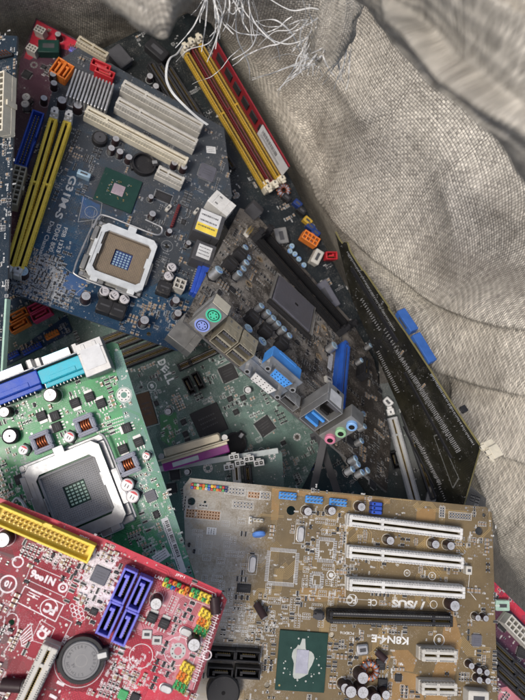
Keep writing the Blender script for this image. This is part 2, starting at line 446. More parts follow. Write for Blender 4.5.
@cached
def holder(r=12.2,h=6.5):
    b=MB(); b.ring(0,0,r*.86,r,h,'black',40)
    n=40
    vs=[];fs=[]
    for rr,z0,z1 in ((r,0,h),(r*.86,h,1.)):
        o=len(vs)
        for i in range(n):
            a=2*PI*i/n; vs += [(rr*math.cos(a),rr*math.sin(a),z0),(rr*math.cos(a),rr*math.sin(a),z1)]
        for i in range(n): j=(i+1)%n; fs.append((o+2*i,o+2*j,o+2*j+1,o+2*i+1))
    b.add(vs,fs,'black'); b.cyl(0,0,0,1.2,r*.87,'black',40)
    b.box(r*.72,r+2.5,-3.2,3.2,0,h+.4,'black',.5); b.box(r*.7,r*1.12,-1.5,1.5,h+.3,h+.9,'tin',.2); b.box(-r-1.2,-r*.8,-4,4,0,h*.8,'black',.5)
    return b
@cached
def coin(r=10.1,h=3.2):
    b=MB(); b.cyl(0,0,0,h,r,'cell',48,c=.5)
    b.ring(0,0,r*.84,r*.865,h+.02,'darkgrey',48); b.ring(0,0,r*.3,r*.31,h+.02,'dullmetal',30)
    vs,fs,w=text_geo('CR2032'); 
    for txt,ang,rad,sz in (('3V',0,.45,1.6),):
        vs,fs,w=text_geo(txt); b.add([(x*sz,y*sz-r*rad,h+.03) for x,y in vs],fs,'darkgrey')
    s='CR2032  LITHIUM BATTERY  '
    for i,ch in enumerate(s):
        if ch==' ': continue
        a=PI*.5-2*PI*i/len(s); vs,fs,w=text_geo(ch); c,sn=math.cos(a-PI/2),math.sin(a-PI/2)
        b.add([(r*.7*math.cos(a)+(x*c-y*sn)*1.5, r*.7*math.sin(a)+(x*sn+y*c)*1.5,h+.03) for x,y in vs],fs,'darkgrey')
    return b
@cached
def metal_box(l=16,w=21,h=13.5,key='steel',label=None,face=None):
    """shielded port: opening looks towards -y"""
    b=MB(); t=.5
    b.box(-l/2,l/2,-w/2+6,w/2,0,h,key,.35)
    b.box(-l/2,l/2,-w/2,-w/2+6,h-t,h,key,.1); b.box(-l/2,l/2,-w/2,-w/2+6,0,t,key,.1)
    b.box(-l/2,-l/2+t,-w/2,-w/2+6,t,h-t,key); b.box(l/2-t,l/2,-w/2,-w/2+6,t,h-t,key)
    b.box(-l/2+t,l/2-t,-w/2+5.9,-w/2+6,t,h-t,'dark')
    for s in (-1,1):                     # spring fingers on top and dimples
        b.box(s*l*.22-1.1,s*l*.22+1.1,-w/2+1,-w/2+6,h,h+.35,key,.12)
        b.box(s*l*.25-.7,s*l*.25+.7,w*.1,w*.1+3,h,h+.2,'dullmetal')
    b.line((-l*.4,w*.3),(l*.4,w*.3),.25,h+.02,'dullmetal')
    if label: b.cbox(0,0,l*.78,w*.62,h+.36,h+.45,label)
    return b
@cached
def usb_stack(n=2,l=14.5,w=18,h=15.8,tongue='darkgrey',key='brass'):
    b=MB(); t=.5
    b.box(-l/2,l/2,-w/2+9,w/2,0,h,key,.4)
    b.box(-l/2,l/2,-w/2,-w/2+9,h-t,h,key,.15); b.box(-l/2,l/2,-w/2,-w/2+9,0,t,key,.15)
    b.box(-l/2,-l/2+t,-w/2,-w/2+9,t,h-t,key); b.box(l/2-t,l/2,-w/2,-w/2+9,t,h-t,key)
    b.box(-l/2+t,l/2-t,-w/2+8.8,-w/2+8.99,t,h-t,'dark')
    for i in range(n):
        z=h*(i+.5)/n
        b.box(-l/2+1.8,l/2-1.8,-w/2+.5,-w/2+8.9,z+.2,z+1.9,tongue,.15)
        if i: b.box(-l/2+t,l/2-t,-w/2+.2,-w/2+8.9,h*i/n-.8,h*i/n+.8,key)
        for k in range(4):
            x=-3.3+k*2.2; b.box(x-.5,x+.5,-w/2+.45,-w/2+8,z+1.9,z+2.1,'tin')
    for s in (-1,1):
        b.box(s*3.2-1.1,s*3.2+1.1,-w/2+2,-w/2+7,h,h+.4,key,.15); b.box(s*3.4-.8,s*3.4+.8,w*.18,w*.18+3,h,h+.22,'dullmetal')
    return b
@cached
def ps2(l=14.5,w=13,h=26):
    b=MB(); b.box(-l/2,l/2,-w/2,w/2,0,h,'dullmetal',.4)
    b.box(-l/2+.4,l/2-.4,-w/2+1,w/2-.5,h,h+.3,'cream',.1)
    b.box(-l/2-.3,l/2+.3,w*.1,w/2-.5,2,h-1,'tin')
    Mx=Matrix.Rotation(PI/2,4,'X')
    for z,k in ((7.0,'lilac'),(19.5,'mint')):
        T=Matrix.Translation((0,-w/2,z))@Mx
        b.cyl(0,0,-.2,.5,6.0,'tin',28,mtx=T); b.cyl(0,0,.5,.8,5.6,k,28,mtx=T)
        b.cyl(0,0,.8,.83,4.3,'dark',24,mtx=T); b.cyl(0,0,.83,1.0,3.6,k,24,mtx=T)
        for a in (20,80,140,200,260,320):
            b.cyl(2.3*math.cos(math.radians(a)),2.3*math.sin(math.radians(a)),1.0,1.03,.55,'dark',8,mtx=T)
    return b
@cached
def dsub(l=31,plug='skyblue',body='skyblue',depth=12,h=12.5,gender='f',shell='steel',bodyh=None):
    """D connector on the board edge: shell and nuts look towards -y"""
    b=MB(); bh=bodyh or h*.8
    b.box(-l/2+1,l/2-1,-depth/2+2,depth/2-3,0,bh,body,.5); b.box(-l/2+2,l/2-2,depth/2-3,depth/2,0,bh*.72,body,.4)
    b.box(-l*.28,l*.28,depth/2-6.5,depth/2-3.4,bh,bh+.5,body,.2)
    for k in range(9): b.box(-l*.3+k*l*.075-.35,-l*.3+k*l*.075+.35,depth/2,depth/2+1.4,0,1.2+bh*.5,'tin',.1)
    b.box(-l/2,l/2,-depth/2,-depth/2+1,0,h,shell,.3)
    Mx=Matrix.Rotation(PI/2,4,'X'); T=Matrix.Translation((0,-depth/2,h/2))@Mx
    w=l*.27; q=4.0
    def D(e): return [(-w-e+.8,-q-e),(w+e-.8,-q-e),(w+e+.6,q+e),(-w-e-.6,q+e)]
    b.prism(D(0),0,5.2,shell,mtx=T); b.prism(D(-.55),5.2,5.5,plug,mtx=T)
    for r_ in range(3):
        for k in range(5):
            x=(k-2)*w*.36+(.5 if r_==1 else 0); b.cyl(x,-2.3+r_*2.3,5.5,5.52,.5,'dark',8,mtx=T)
    for s in (-1,1):
        b.cyl(s*l*.4,0,0,6.2,2.6,'tin',6,mtx=T); b.cyl(s*l*.4,0,6.2,6.22,1.4,'dark',10,mtx=T)
    return b
@cached
def audio_stack(l=13.5,w=14,h=34,cols=('jackpink','jackgreen','jackblue')):
    b=MB(); b.box(-l/2,l/2,-w/2,w/2,0,h,'dullmetal',.4)
    Mx=Matrix.Rotation(PI/2,4,'X')
    for i,k in enumerate(cols):
        T=Matrix.Translation((0,-w/2,h*(i+.5)/len(cols)))@Mx
        b.cyl(0,0,-.1,3.2,4.2,k,26,mtx=T,c=.5); b.cyl(0,0,3.2,3.23,2.3,'dark',20,mtx=T); b.ring(0,0,0,0.01,0,k,3)
    return b
@cached
def lan_usb(l=17,w=22,h=29):
    b=MB(); t=.5
    b.box(-l/2,l/2,-w/2+9,w/2,0,h,'tin',.4)
    b.box(-l/2,l/2,-w/2,-w/2+9,h-t,h,'tin',.15); b.box(-l/2,l/2,-w/2,-w/2+9,0,t,'tin',.15)
    b.box(-l/2,-l/2+t,-w/2,-w/2+9,t,h-t,'tin'); b.box(l/2-t,l/2,-w/2,-w/2+9,t,h-t,'tin')
    b.box(-l/2+t,l/2-t,-w/2+8.8,-w/2+8.99,t,h-t,'dark'); b.box(-l/2+t,l/2-t,-w/2+.1,-w/2+8.9,15,16,'tin')
    for z in (3.6,10.6): b.box(-l/2+2.2,l/2-2.2,-w/2+.4,-w/2+8.9,z,z+2.2,'skyblue',.15)
    b.box(-4,4,-w/2+2,-w/2+8.9,17,19,'dark'); b.box(-5.5,5.5,-w/2+.3,-w/2+4,25.5,h-t,'darkgrey')
    b.box(-l/2+2.5,l/2-2.5,-w/2+3,w/2-6,h,h+.1,'label'); 
    b.cyl(l*.1,w*.34,h,h+.05,1.6,'dark',14)
    return b
@cached
def mount_ring(r0=2.2,r1=4.5,key='tin'):
    b=MB()
    b.ring(0,0,r0,r1,.14,key,30)
    for i in range(8): a=2*PI*i/8; b.cyl((r0+r1)/2*math.cos(a),(r0+r1)/2*math.sin(a),.14,.16,.45,'darkgrey',8)
    n=20; vs=[];fs=[]
    for i in range(n): a=2*PI*i/n; vs+=[(r0*math.cos(a),r0*math.sin(a),.14),(r0*math.cos(a),r0*math.sin(a),-1.5)]
    for i in range(n): j=(i+1)%n; fs.append((2*i,2*j,2*j+1,2*i+1))
    b.add(vs,fs,key); return b
@cached
def socket_field(l=38,key='field',centre='subgreen'):
    """land-grid insulator with contacts and a centre well"""
    b=MB(); b.frame(-l/2,l/2,-l/2,l/2,1.6,0,5.2,key,.3)
    q=l/2-1.6; c=l*.19
    b.box(-q,q,-q,-c,0,2.6,key); b.box(-q,q,c,q,0,2.6,key); b.box(-q,-c,-c,c,0,2.6,key); b.box(c,q,-c,c,0,2.6,key)
    b.box(-c,c,-c,c,0,.5,centre)
    p=1.35; n=int(2*q/p)
    for i in range(n):
        for j in range(n):
            x=(i-(n-1)/2)*p; y=(j-(n-1)/2)*p
            if abs(x)<c+.3 and abs(y)<c+.3: continue
            b.add([(x-.42,y-.2,2.62),(x+.1,y-.2,2.62),(x+.42,y+.25,3.0),(x-.1,y+.25,3.0)],[(0,1,2,3)],'tin' if key=='fieldgrey' else 'tan')
    for i in range(5):
        for j in range(6):
            b.cbox((i-2)*c*.36,(j-2.5)*c*.3,c*.24,c*.17,.5,1.0,'palegreen' if centre=='subgreen' else 'paleblue')
    return b
@cached
def load_plate(l=46,w=52,key='steel',op=None):
    """stamped frame with cut-in opening, raised above the contacts"""
    b=MB(); t=1.2; z=6.2
    ow,oh=op or (l*.70,w*.68); a,c=ow/2,oh/2
    O=[(-l/2,-w/2+4),(-l/2+4,-w/2),(l/2-4,-w/2),(l/2,-w/2+4),(l/2,w/2-4),(l/2-4,w/2),(-l/2+4,w/2),(-l/2,w/2-4)]
    I=[(-a,-c+3),(-a+3,-c),(a-3,-c),(a,-c+3),(a,c-3),(a-3,c),(-a+3,c),(-a,c-3)]
    vs=[(x,y,z) for x,y in O]+[(x*.985,y*.985,z+t) for x,y in O]+[(x,y,z+t*.6) for x,y in I]+[(x,y,z-1.2) for x,y in I]
    fs=[]
    for i in range(8):
        j=(i+1)%8
        fs += [(i,j,8+j,8+i),(8+i,8+j,16+j,16+i),(16+i,16+j,24+j,24+i),(24+i,24+j,j,i)]
    b.add(vs,fs,key)
    b.box(-a-.1,-a+1.2,-4,5,z-.6,z+.5,key,.2); b.box(a-1.2,a+.1,-2,7,z-.6,z+.5,key,.2)
    b.box(-3.5,3.5,w/2-1,w/2+4.5,z,z+t,key,.3); b.box(-l/2-1.5,-l/2+1,-8,8,z-2,z+.8,key,.4)
    for x in (-l*.32,l*.32): b.box(x-3,x+3,-w/2-3,-w/2+1,z-2.5,z+.9,key,.4)
    b.line((-a-2.5,-w*.3),(-a-2.5,w*.3),.4,z+t+.02,'dullmetal')
    return b
@cached
def socket_base(l=54,w=62,key='dullmetal'):
    b=MB()
    b.frame(-l/2,l/2,-w/2,w/2,4.5,0,3.0,key,.5)
    b.box(-l/2-1,-l/2+3,-w*.4,-w*.15,1,6,key,.5); b.box(-l/2-1,-l/2+3,w*.12,w*.38,1,6,key,.5); b.box(l/2-3,l/2+1.5,-w*.3,w*.1,1,6.4,key,.5)
    b.box(-l*.36,-l*.1,-w/2-2,-w/2+3,1,6,key,.5); b.box(l*.1,l*.36,-w/2-2,-w/2+3,1,6,key,.5)
    for x in (-l/2+2,l/2-2):
        for y in (-w/2+2,w/2-2): b.cyl(x,y,3,3.6,1.7,'tin',6)
    return b
@cached
def pga_socket(l=44,w=44,key='chipgrey'):
    b=MB(); b.cbox(0,0,l,w,0,3.6,key,.6); b.frame(-l/2-2.6,l/2+2.6,-w/2-2.6,w/2+2.6,1.6,0,2.6,'dullmetal',.3); b.box(-l/2-3,l/2+3,-w/2-7,-w/2-2.9,0,3.4,'black',.4); b.box(l/2+3,l/2+4.6,-w/2,w/2*.6,1,2.6,'tin',.4); b.cbox(l*.05,0,4,3,3.6,3.65,'dark')
    n=26
    for i in range(n):
        for j in range(n):
            x=(i-(n-1)/2)*l*.9/n; y=(j-(n-1)/2)*w*.9/n
            if abs(x)<4.5 and abs(y)<4.5: continue
            b.flat([(x-.3,y-.3),(x+.3,y-.3),(x+.3,y+.3),(x-.3,y+.3)],3.62,'darkgrey')
    return b
@cached
def bga(l=34,w=34,sub='subgreen',die='die',dl=9,dw=9,paste=False,gold=True):
    b=MB(); b.cbox(0,0,l,w,.5,1.6,sub,.1)
    rr=random.Random(3)
    if paste:
        pts=[]
        for i in range(30):
            a=2*PI*i/30; q=1+.13*math.sin(3*a+1)+.1*math.sin(5*a)+.05*rr.uniform(-1,1)+(.35 if abs(a-PI/2)<.3 else 0)
            pts.append((l*.21*q*math.cos(a),w*.28*q*math.sin(a)))
        b.prism(pts,1.6,1.85,'paste')
        for i in range(26):
            a=rr.uniform(0,2*PI); q=rr.uniform(.3,.48); b.cyl(l*q*math.cos(a)*.9,w*q*math.sin(a)*.9,1.6,1.9,rr.uniform(.2,.7),'paste',7)
    b.cbox(0,0,dl,dw,1.6,2.3,die,.12)
    if gold:
        for i in range(26):
            a=rr.choice([0,1,2,3]); s=rr.uniform(-.9,.9)*dl; o=dl*.5+rr.choice([2.0,3.2])
            x,y=[(s,o),(s,-o),(o,s),(-o,s)][a]; b.cbox(x,y,1.1,.6,1.6,2.0,'gold' if rr.random()<.6 else 'tin')
    for c in range(3): b.cyl(-l*.42+c*.001,-w*.42,1.6,1.62+c*.001,.7-.2*c,'gold',10)
    return b
@cached
def disc_cap(r=4.3,key='bluemark'):
    b=MB(); Mx=Matrix.Translation((0,0,r+2))@Matrix.Rotation(PI/2.5,4,'X')
    for z0,z1,a,c in ((-1.6,-.8,r*.8,r),(-.8,.8,r,r),(.8,1.6,r,r*.78)): b.cyl(0,0,z0,z1,a,key,22,r2=c,mtx=Mx)
    b.tube([(-2,0,0),(-2,0,r)],.3,'tin',6); b.tube([(2,0,0),(2,0,r)],.3,'tin',6); return b
@cached
def tiltcap(d=6,h=12,ang=50):
    b=MB(); src=MB(); T=Matrix.Translation((0,0,d*.45))@Matrix.Rotation(math.radians(ang),4,'Y')
    b.cyl(0,0,0,h,d/2,'sleeve',22,mtx=T,c=.5); b.cyl(0,0,h,h+.1,d*.42,'captop',22,mtx=T)
    for a in (0,PI/2): b.cbox(0,0,d*.5 if a==0 else .25,.25 if a==0 else d*.5,h+.1,h+.12+a*.01,'dullmetal',mtx=T)
    b.tube([(-1,1,0),(-1.5,1,2),(0,1,3)],.3,'tin',6); b.tube([(-1,-1,0),(-1.5,-1,2),(0,-1,3)],.3,'tin',6); return b
@cached
def jumper_caps(n=3,key='royal'):
    b=MB()
    for i in range(n):
        x=(i-(n-1)/2)*2.9; b.cbox(x,0,2.5,7.5,.5,7.5,key,.4); b.cbox(x,2.0,1.2,1.2,7.5,7.52,'dark'); b.cbox(x,-4.8,2.2,2.2,0,3,'black',.2)
    return b
@cached
def qfp_pads(l=22,w=22,key='tin',n=20):
    """empty footprint: four rows of tinned pads and an outline"""
    b=MB()
    for s in (-1,1):
        for i in range(n):
            x=(i-(n-1)/2)*l*.86/(n-1); y=(i-(n-1)/2)*w*.86/(n-1); wv=l*.86/(n-1)*.32; hv=w*.86/(n-1)*.32
            b.cbox(x,s*(w/2+.1),wv*2,2.2,.05,.22,key); b.cbox(s*(l/2+.1),y,2.2,hv*2,.05,.22,key)
    return b
@cached
def sticker(l=20,w=8,bars=0,key='label',band=None,corner=.8):
    b=MB(); 
    b.box(-l/2,l/2,-w/2,w/2,.12,.25,key,.06)
    rr=random.Random(int(l*31+w*17)); 
    if bars:
        x=-l*.44
        while x<l*.2:
            q=rr.choice([.25,.25,.45,.7]); 
            if rr.random()<.82: b.flat([(x,-w*.1),(x+q,-w*.1),(x+q,w*.4),(x,w*.4)],.262,'black')
            x+=q+rr.choice([.25,.4])
            
        x=-l*.42
        while x<l*.4: q=rr.uniform(.4,1.2); b.line((x,-w*.3),(x+q,-w*.3),w*.12,.262,'darkgrey'); x+=q+.4
    else:
        for j in range(3):
            x=-l*.42
            while x<l*.36: q=rr.uniform(.3,1.2); b.line((x,w*(.28-.26*j)),(x+q,w*(.28-.26*j)),w*.07,.262,'darkgrey'); x+=q+.35
    if band: b.flat([(-l/2+.1,-w/2+.1),(l/2-.1,-w/2+.1),(l/2-.1,-w*.12),(-l/2+.1,-w*.12)],.258,band)
    return b
@cached
def plain_box(l=10,w=6,h=5,key='white',c=.5,lid=None):
    b=MB(); b.cbox(0,0,l,w,0,h,key,c)
    if lid: b.cbox(0,0,l*.7,w*.7,h,h+.15,lid,.05)
    else: b.cbox(0,0,l*.55,w*.35,h,h+.02,'darkgrey')
    return b
@cached
def round_part(d=20,h=10,key='black',top='navy'):
    b=MB(); b.cyl(0,0,0,h,d/2,key,40,c=1.0); b.cyl(0,0,h,h+.05,d*.38,top,36); b.cyl(0,0,h+.05,h+.06,d*.06,'dark',14); return b
@cached
def clip_wire(h=5):
    b=MB()
    for s in (-1,1): b.tube([(s*2.5,0,0),(s*2.5,0,h),(s*1.2,-2,h+1.5),(s*1.2,-5,h+1)],.7,'silver',8)
    return b
# ---------------------------------------------------------------- circuit board: a plane in space, parts laid on it
def inpoly(p, poly):
    x,y=p; c=False; n=len(poly)
    for i in range(n):
        x0,y0=poly[i]; x1,y1=poly[(i+1)%n]
        if (y0>y)!=(y1>y) and x<(x1-x0)*(y-y0)/(y1-y0)+x0: c=not c
    return c

class Board:
    def __init__(s, label, p3, axis, outline, mask, trace, silk=(.62,.62,.60), dust=0., rough=.38, spec=.35, dustw=.16, speck=.5, holes=(), seed=1, name='circuit_board', cat='circuit board', group='discarded circuit boards in the sack', pours=(), dustcol=(.235,.215,.19), dustscale=45., tdust=None, grad=None, thick=1.6, var=.25, frame=None):
        global CURDUST
        s.dust=dust; CURDUST=min(dust,.9)*.6; s.rnd=random.Random(seed); s.occ=[]; s.count={}; s.extra=MB(); s.seed=seed
        A,B,C=[V(*p) for p in p3]
        s.n=(B-A).cross(C-A).normalized()
        cam=Vector((0,0,CAMZ))
        if s.n.dot(cam-A)<0: s.n=-s.n
        s.o=A; s.o=s.hit(sum(p[0] for p in outline)/len(outline), sum(p[1] for p in outline)/len(outline)) if frame is None else s.hit(*frame)
        a=s.hit(*axis[0]); b=s.hit(*axis[1]); s.x=(b-a).normalized(); s.y=s.n.cross(s.x)
        mtx=Matrix((s.x,s.y,s.n)).transposed().to_4x4(); mtx.translation=s.o
        s.mtx=mtx; s.inv=mtx.inverted()
        s.root=bpy.data.objects.new(name,None); COL.objects.link(s.root); s.root.matrix_world=mtx; s.root.empty_display_size=.02
        s.root['label']=label; s.root['category']=cat
        if group: s.root['group']=group
        s.poly=[tuple(s.P(*p)) for p in outline]
        s.holes=[(*s.P(px,py),r) for px,py,r in holes]
        tag='%s_%d'%(name,seed)
        if grad:
            ga=s.hit(*grad[0]); gb=s.hit(*grad[1]); gv=gb-ga; grad=((ga+gb)/2,gv*(2/gv.length_squared),grad[2])
        s.base=material('mask_'+tag,mask,rough,0,var=var,dust=dust,dustcol=dustcol,scale=38.,bump=.1,spec=spec,dustscale=dustscale,grad=grad,dustw=dustw,speck=speck)
        s.tr=material('trace_'+tag,trace,rough,0,var=.15,dust=dust*.8 if tdust is None else tdust,dustcol=dustcol,scale=38.,spec=spec,dustscale=dustscale,grad=grad,dustw=dustw,speck=speck)
        s.tr2=material('trace2_'+tag,tuple(.5*(m+t) for m,t in zip(mask,trace)),rough,0,var=.15,dust=dust*.8 if tdust is None else tdust,dustcol=dustcol,scale=38.,dustscale=dustscale,grad=grad,dustw=dustw,speck=speck)
        s.silk=material('silk_'+tag,silk,.6,0,var=.3,scale=400,dust=dust*.5,dustcol=dustcol,dustscale=dustscale,grad=grad,dustw=dustw)
        s.edge=material('edge_'+tag,tuple(min(.5,.5*(c+.12)) for c in mask),.6)
        s.pcb=MB(); s.zc=0
        s.slab(thick)
        for pts,k in pours:
            key=s.tr if k is None else (s.tr2 if k==2 else material('pour_%s_%s'%(tag,k),PAL_X[k],rough,0,var=.2,dust=dust*.7,dustcol=dustcol,scale=38.,dustscale=dustscale,grad=grad,dustw=dustw,speck=speck))
            s.pcb.flat([tuple(s.P(*p)) for p in s.ccw(pts)], .03+s.z(), key)
    def ccw(s,pts):
        a=sum(pts[i][0]*pts[(i+1)%len(pts)][1]-pts[(i+1)%len(pts)][0]*pts[i][1] for i in range(len(pts)))
        return list(reversed(pts)) if a>0 else pts
    def z(s):
        s.zc=(s.zc+1)%37; return s.zc*.0012
    def hit(s,px,py,h=0):
        cam=Vector((0,0,CAMZ)); d=V(px,py,1.0)-cam; o=s.o+s.n*h*.001
        return cam+d*((o-cam).dot(s.n)/d.dot(s.n))
    def P(s,px,py,h=0):
        q=s.inv@s.hit(px,py,h); return Vector((q.x*1000,q.y*1000))
    def pix(s,x,y,h=0):
        w=s.mtx@Vector((x*.001,y*.001,h*.001)); d=CAMZ-w.z; return (CX+w.x/d*FPX, CY-w.y/d*FPX)
    def visible(s,x,y,m=8):
        px,py=s.pix(x,y); return -m<px<525+m and -m<py<700+m
    def slab(s,t):
        bm=bmesh.new(); loops=[s.poly]
        for x,y,r in s.holes: loops.append([(x+r*math.cos(2*PI*i/20),y+r*math.sin(2*PI*i/20)) for i in range(20)])
        es=[]; rings=[]
        for lp in loops:
            vs=[bm.verts.new((x,y,0)) for x,y in lp]; rings.append(vs)
            for i in range(len(vs)): es.append(bm.edges.new((vs[i],vs[(i+1)%len(vs)])))
        bmesh.ops.triangle_fill(bm,use_beauty=True,edges=es,use_dissolve=False)
        bm.verts.index_update(); bm.verts.ensure_lookup_table()
        top=[tuple(v.index for v in f.verts) for f in bm.faces]; vs=[tuple(v.co) for v in bm.verts]
        top=[f if (Vector(vs[f[1]])-Vector(vs[f[0]])).cross(Vector(vs[f[2]])-Vector(vs[f[0]])).z>0 else tuple(reversed(f)) for f in top]
        s.pcb.add(vs,top,s.base); s.pcb.add([(x,y,-t) for x,y,_ in vs],[tuple(reversed(f)) for f in top],s.base)
        for r in rings:
            n=len(r); idx=[v.index for v in r]; rv=[vs[i] for i in idx]
            s.pcb.add([(x,y,0) for x,y,_ in rv]+[(x,y,-t) for x,y,_ in rv],[(i,(i+1)%n,n+(i+1)%n,n+i) for i in range(n)],s.edge)
        bm.free()
    # ---- free space bookkeeping
    def free(s,x,y,r):
        if not inpoly((x,y),s.poly): return False
        for hx,hy,hr in s.holes:
            if (x-hx)**2+(y-hy)**2<(hr+r)**2: return False
        for cx,cy,l,w,a in s.occ:
            dx,dy=x-cx,y-cy; c,sn=math.cos(a),math.sin(a)
            u=dx*c+dy*sn; v=-dx*sn+dy*c
            if abs(u)<l/2+r and abs(v)<w/2+r: return False
        return True
    def traces(s,n,lanes=(3,11),pitch=.95,w=.42,seglen=(6,34),region=None,alt=.4):
        rnd=s.rnd; poly=region and [tuple(s.P(*p)) for p in region] or s.poly
        x0,x1=min(p[0] for p in poly),max(p[0] for p in poly); y0,y1=min(p[1] for p in poly),max(p[1] for p in poly)
        done=0; tries=0
        while done<n and tries<n*30:
            tries+=1
            x,y=rnd.uniform(x0,x1),rnd.uniform(y0,y1)
            if not inpoly((x,y),poly) or not inpoly((x,y),s.poly) or not s.visible(x,y,5): continue
            done+=1; k=rnd.choice([0,2,4,6,0,2,1,3,5,7]); pts=[Vector((x,y))]
            for q in range(rnd.randint(2,5)):
                a=k*PI/4; pts.append(pts[-1]+Vector((math.cos(a),math.sin(a)))*rnd.uniform(*seglen)*(1 if k%2==0 else .6)); k=(k+rnd.choice([-1,1]))%8
            nl=rnd.randint(*lanes); zz=.06+s.z(); key=s.tr if rnd.random()>alt else s.tr2
            nor=[]
            for i in range(len(pts)-1):
                d=(pts[i+1]-pts[i]).normalized(); nor.append(Vector((-d.y,d.x)))
            gap=rnd.choice([1,1,1,1.5])
            for L in range(nl):
                o=(L-(nl-1)/2)*pitch*gap; P=[]
                for i in range(len(pts)):
                    if i==0: P.append(pts[0]+nor[0]*o)
                    elif i==len(pts)-1: P.append(pts[-1]+nor[-1]*o)
                    else: P.append(pts[i]+(nor[i-1]+nor[i])*o/(1+nor[i-1].dot(nor[i])))
                ok=True
                for i in range(len(P)-1):
                    a,b=P[i],P[i+1]; m=max(1,int((b-a).length/4))
                    last=a
                    for j in range(1,m+1):
                        c=a+(b-a)*j/m
                        if not (s.inside(c) and s.inside(last)): ok=False; break
                        last=c
                    if (last-a).length>.3: 
                        e=(last-a).normalized()*w*.2; s.pcb.line(a-e,last+e,w,zz+.0004*(i%2),key)
                    if not ok: break
                if rnd.random()<.22 and s.inside(P[0]): s.via(P[0],.42)
                if ok and rnd.random()<.22 and s.inside(P[-1]): s.via(P[-1],.42)
    def inside(s,p):
        if not inpoly((p[0],p[1]),s.poly): return False
        for hx,hy,hr in s.holes:
            if (p[0]-hx)**2+(p[1]-hy)**2<(hr+.6)**2: return False
        return True
    def via(s,p,r=.5):
        s.pcb.ring(p[0],p[1],.2,r,.115+s.z(),'tin',9)
    def vias(s,n):
        rnd=s.rnd; xs=[p[0] for p in s.poly]; ys=[p[1] for p in s.poly]
        for i in range(n):
            x,y=rnd.uniform(min(xs),max(xs)),rnd.uniform(min(ys),max(ys))
            if s.visible(x,y) and s.free(x,y,.8): s.via((x,y),rnd.choice([.45,.55,.8]))
    # ---- silkscreen
    def srect(s,cx,cy,l,w,a=0,t=.22,gap=1.0):
        c,sn=math.cos(a),math.sin(a); l2,w2=l/2+gap,w/2+gap
        q=[(cx+u*c-v*sn,cy+u*sn+v*c) for u,v in ((-l2,-w2),(l2,-w2),(l2,w2),(-l2,w2))]
        z=.175+s.z()
        for i in range(4): s.pcb.line(q[i],q[(i+1)%4],t,z+i*.0003,s.silk)
    def poly_line(s,pts,t=.3,closed=True):
        q=[s.P(*p) for p in pts]; z=.175+s.z(); n=len(q)
        for i in range(n if closed else n-1): s.pcb.line(q[i],q[(i+1)%n],t,z+.0003*i,s.silk)
    def text(s,body,px,py,p2,h=None,key=None,bold=.02,ratio=1.):
        """writing centred at a photo point, running along the direction given by the pixel step p2"""
        a=s.P(px,py); b=s.P(px+p2[0],py+p2[1]); d=(b-a).normalized(); u=Vector((-d.y,d.x))
        vs,fs,w=text_geo(body,bold)
        L=(s.P(px+p2[0]/2,py+p2[1]/2)-s.P(px-p2[0]/2,py-p2[1]/2)).length
        sc=L/w if h is None else h; sx=L/w; s.occ.append((a.x,a.y,L,sc,math.atan2(d.y,d.x)))
        s.pcb.add([(a.x+x*sx*d.x+y*sc*u.x*ratio, a.y+x*sx*d.y+y*sc*u.y*ratio, .19+s.z()) for x,y in vs],fs,key or s.silk)
    def circle(s,px,py,r,t=.4,a0=0,a1=2*PI):
        c=s.P(px,py)
        if r<7: s.occ.append((c.x,c.y,2*r,2*r,0))
        s.pcb.ring(c.x,c.y,r-t/2,r+t/2,.18+s.z(),s.silk,30,a0,a1)
    def disc(s,px,py,r,key=None):
        c=s.P(px,py); s.pcb.ring(c.x,c.y,.01,r,.175+s.z(),key or s.silk,24)
    def scribble(s,x,y,a,n=3,h=1.1):
        """tiny reference designator"""
        c,sn=math.cos(a),math.sin(a); z=.18+s.z()
        for i in range(n):
            u=i*h*.8; 
            def T(u,v): return (x+u*c-v*sn,y+u*sn+v*c)
            k=s.rnd.randint(0,3)
            s.pcb.line(T(u,0),T(u,h),.2,z,s.silk)
            if k!=1: s.pcb.line(T(u,h),T(u+h*.5,h),.2,z+.0003,s.silk)
            if k!=2: s.pcb.line(T(u,h/2),T(u+h*.5,h/2),.2,z+.0006,s.silk)
            if k!=3: s.pcb.line(T(u+h*.5,0),T(u+h*.5,h),.2,z+.0009,s.silk)
    # ---- placing parts
    def at(s,name,me,x,y,r=0,z=.1,occ=None,parent=None,outline=False,scale=None,label=None):
        m=Matrix.Translation((x*.001,y*.001,z*.001))@Matrix.Rotation(math.radians(r),4,'Z')
        if scale: m=m@Matrix.Diagonal((*scale,1))
        o=link(name,me,parent or s.root,m)
        if label: o['label']=label
        if occ is None:
            bb=me.vertices; xs=[abs(v.co.x) for v in bb]; ys=[abs(v.co.y) for v in bb]; occ=(2000*max(xs),2000*max(ys))
        s.occ.append((x,y,occ[0]*(scale[0] if scale else 1),occ[1]*(scale[1] if scale else 1),math.radians(r)))
        if outline: s.srect(x,y,occ[0],occ[1],math.radians(r))
        return o
    def put(s,name,me,px,py,r=0,h=0,**k):
        q=s.P(px,py,h); return s.at(name,me,q.x,q.y,r,**k)
    def span(s,p1,p2,h=0):
        a=s.P(*p1,h); b=s.P(*p2,h); c=(a+b)/2; d=b-a
        return c.x,c.y,round(d.length,1),math.degrees(math.atan2(d.y,d.x))
    def sub(s,parent,name,me,x=0,y=0,z=0,r=0):
        return link(name,me,parent,Matrix.Translation((x*.001,y*.001,z*.001))@Matrix.Rotation(math.radians(r),4,'Z'))
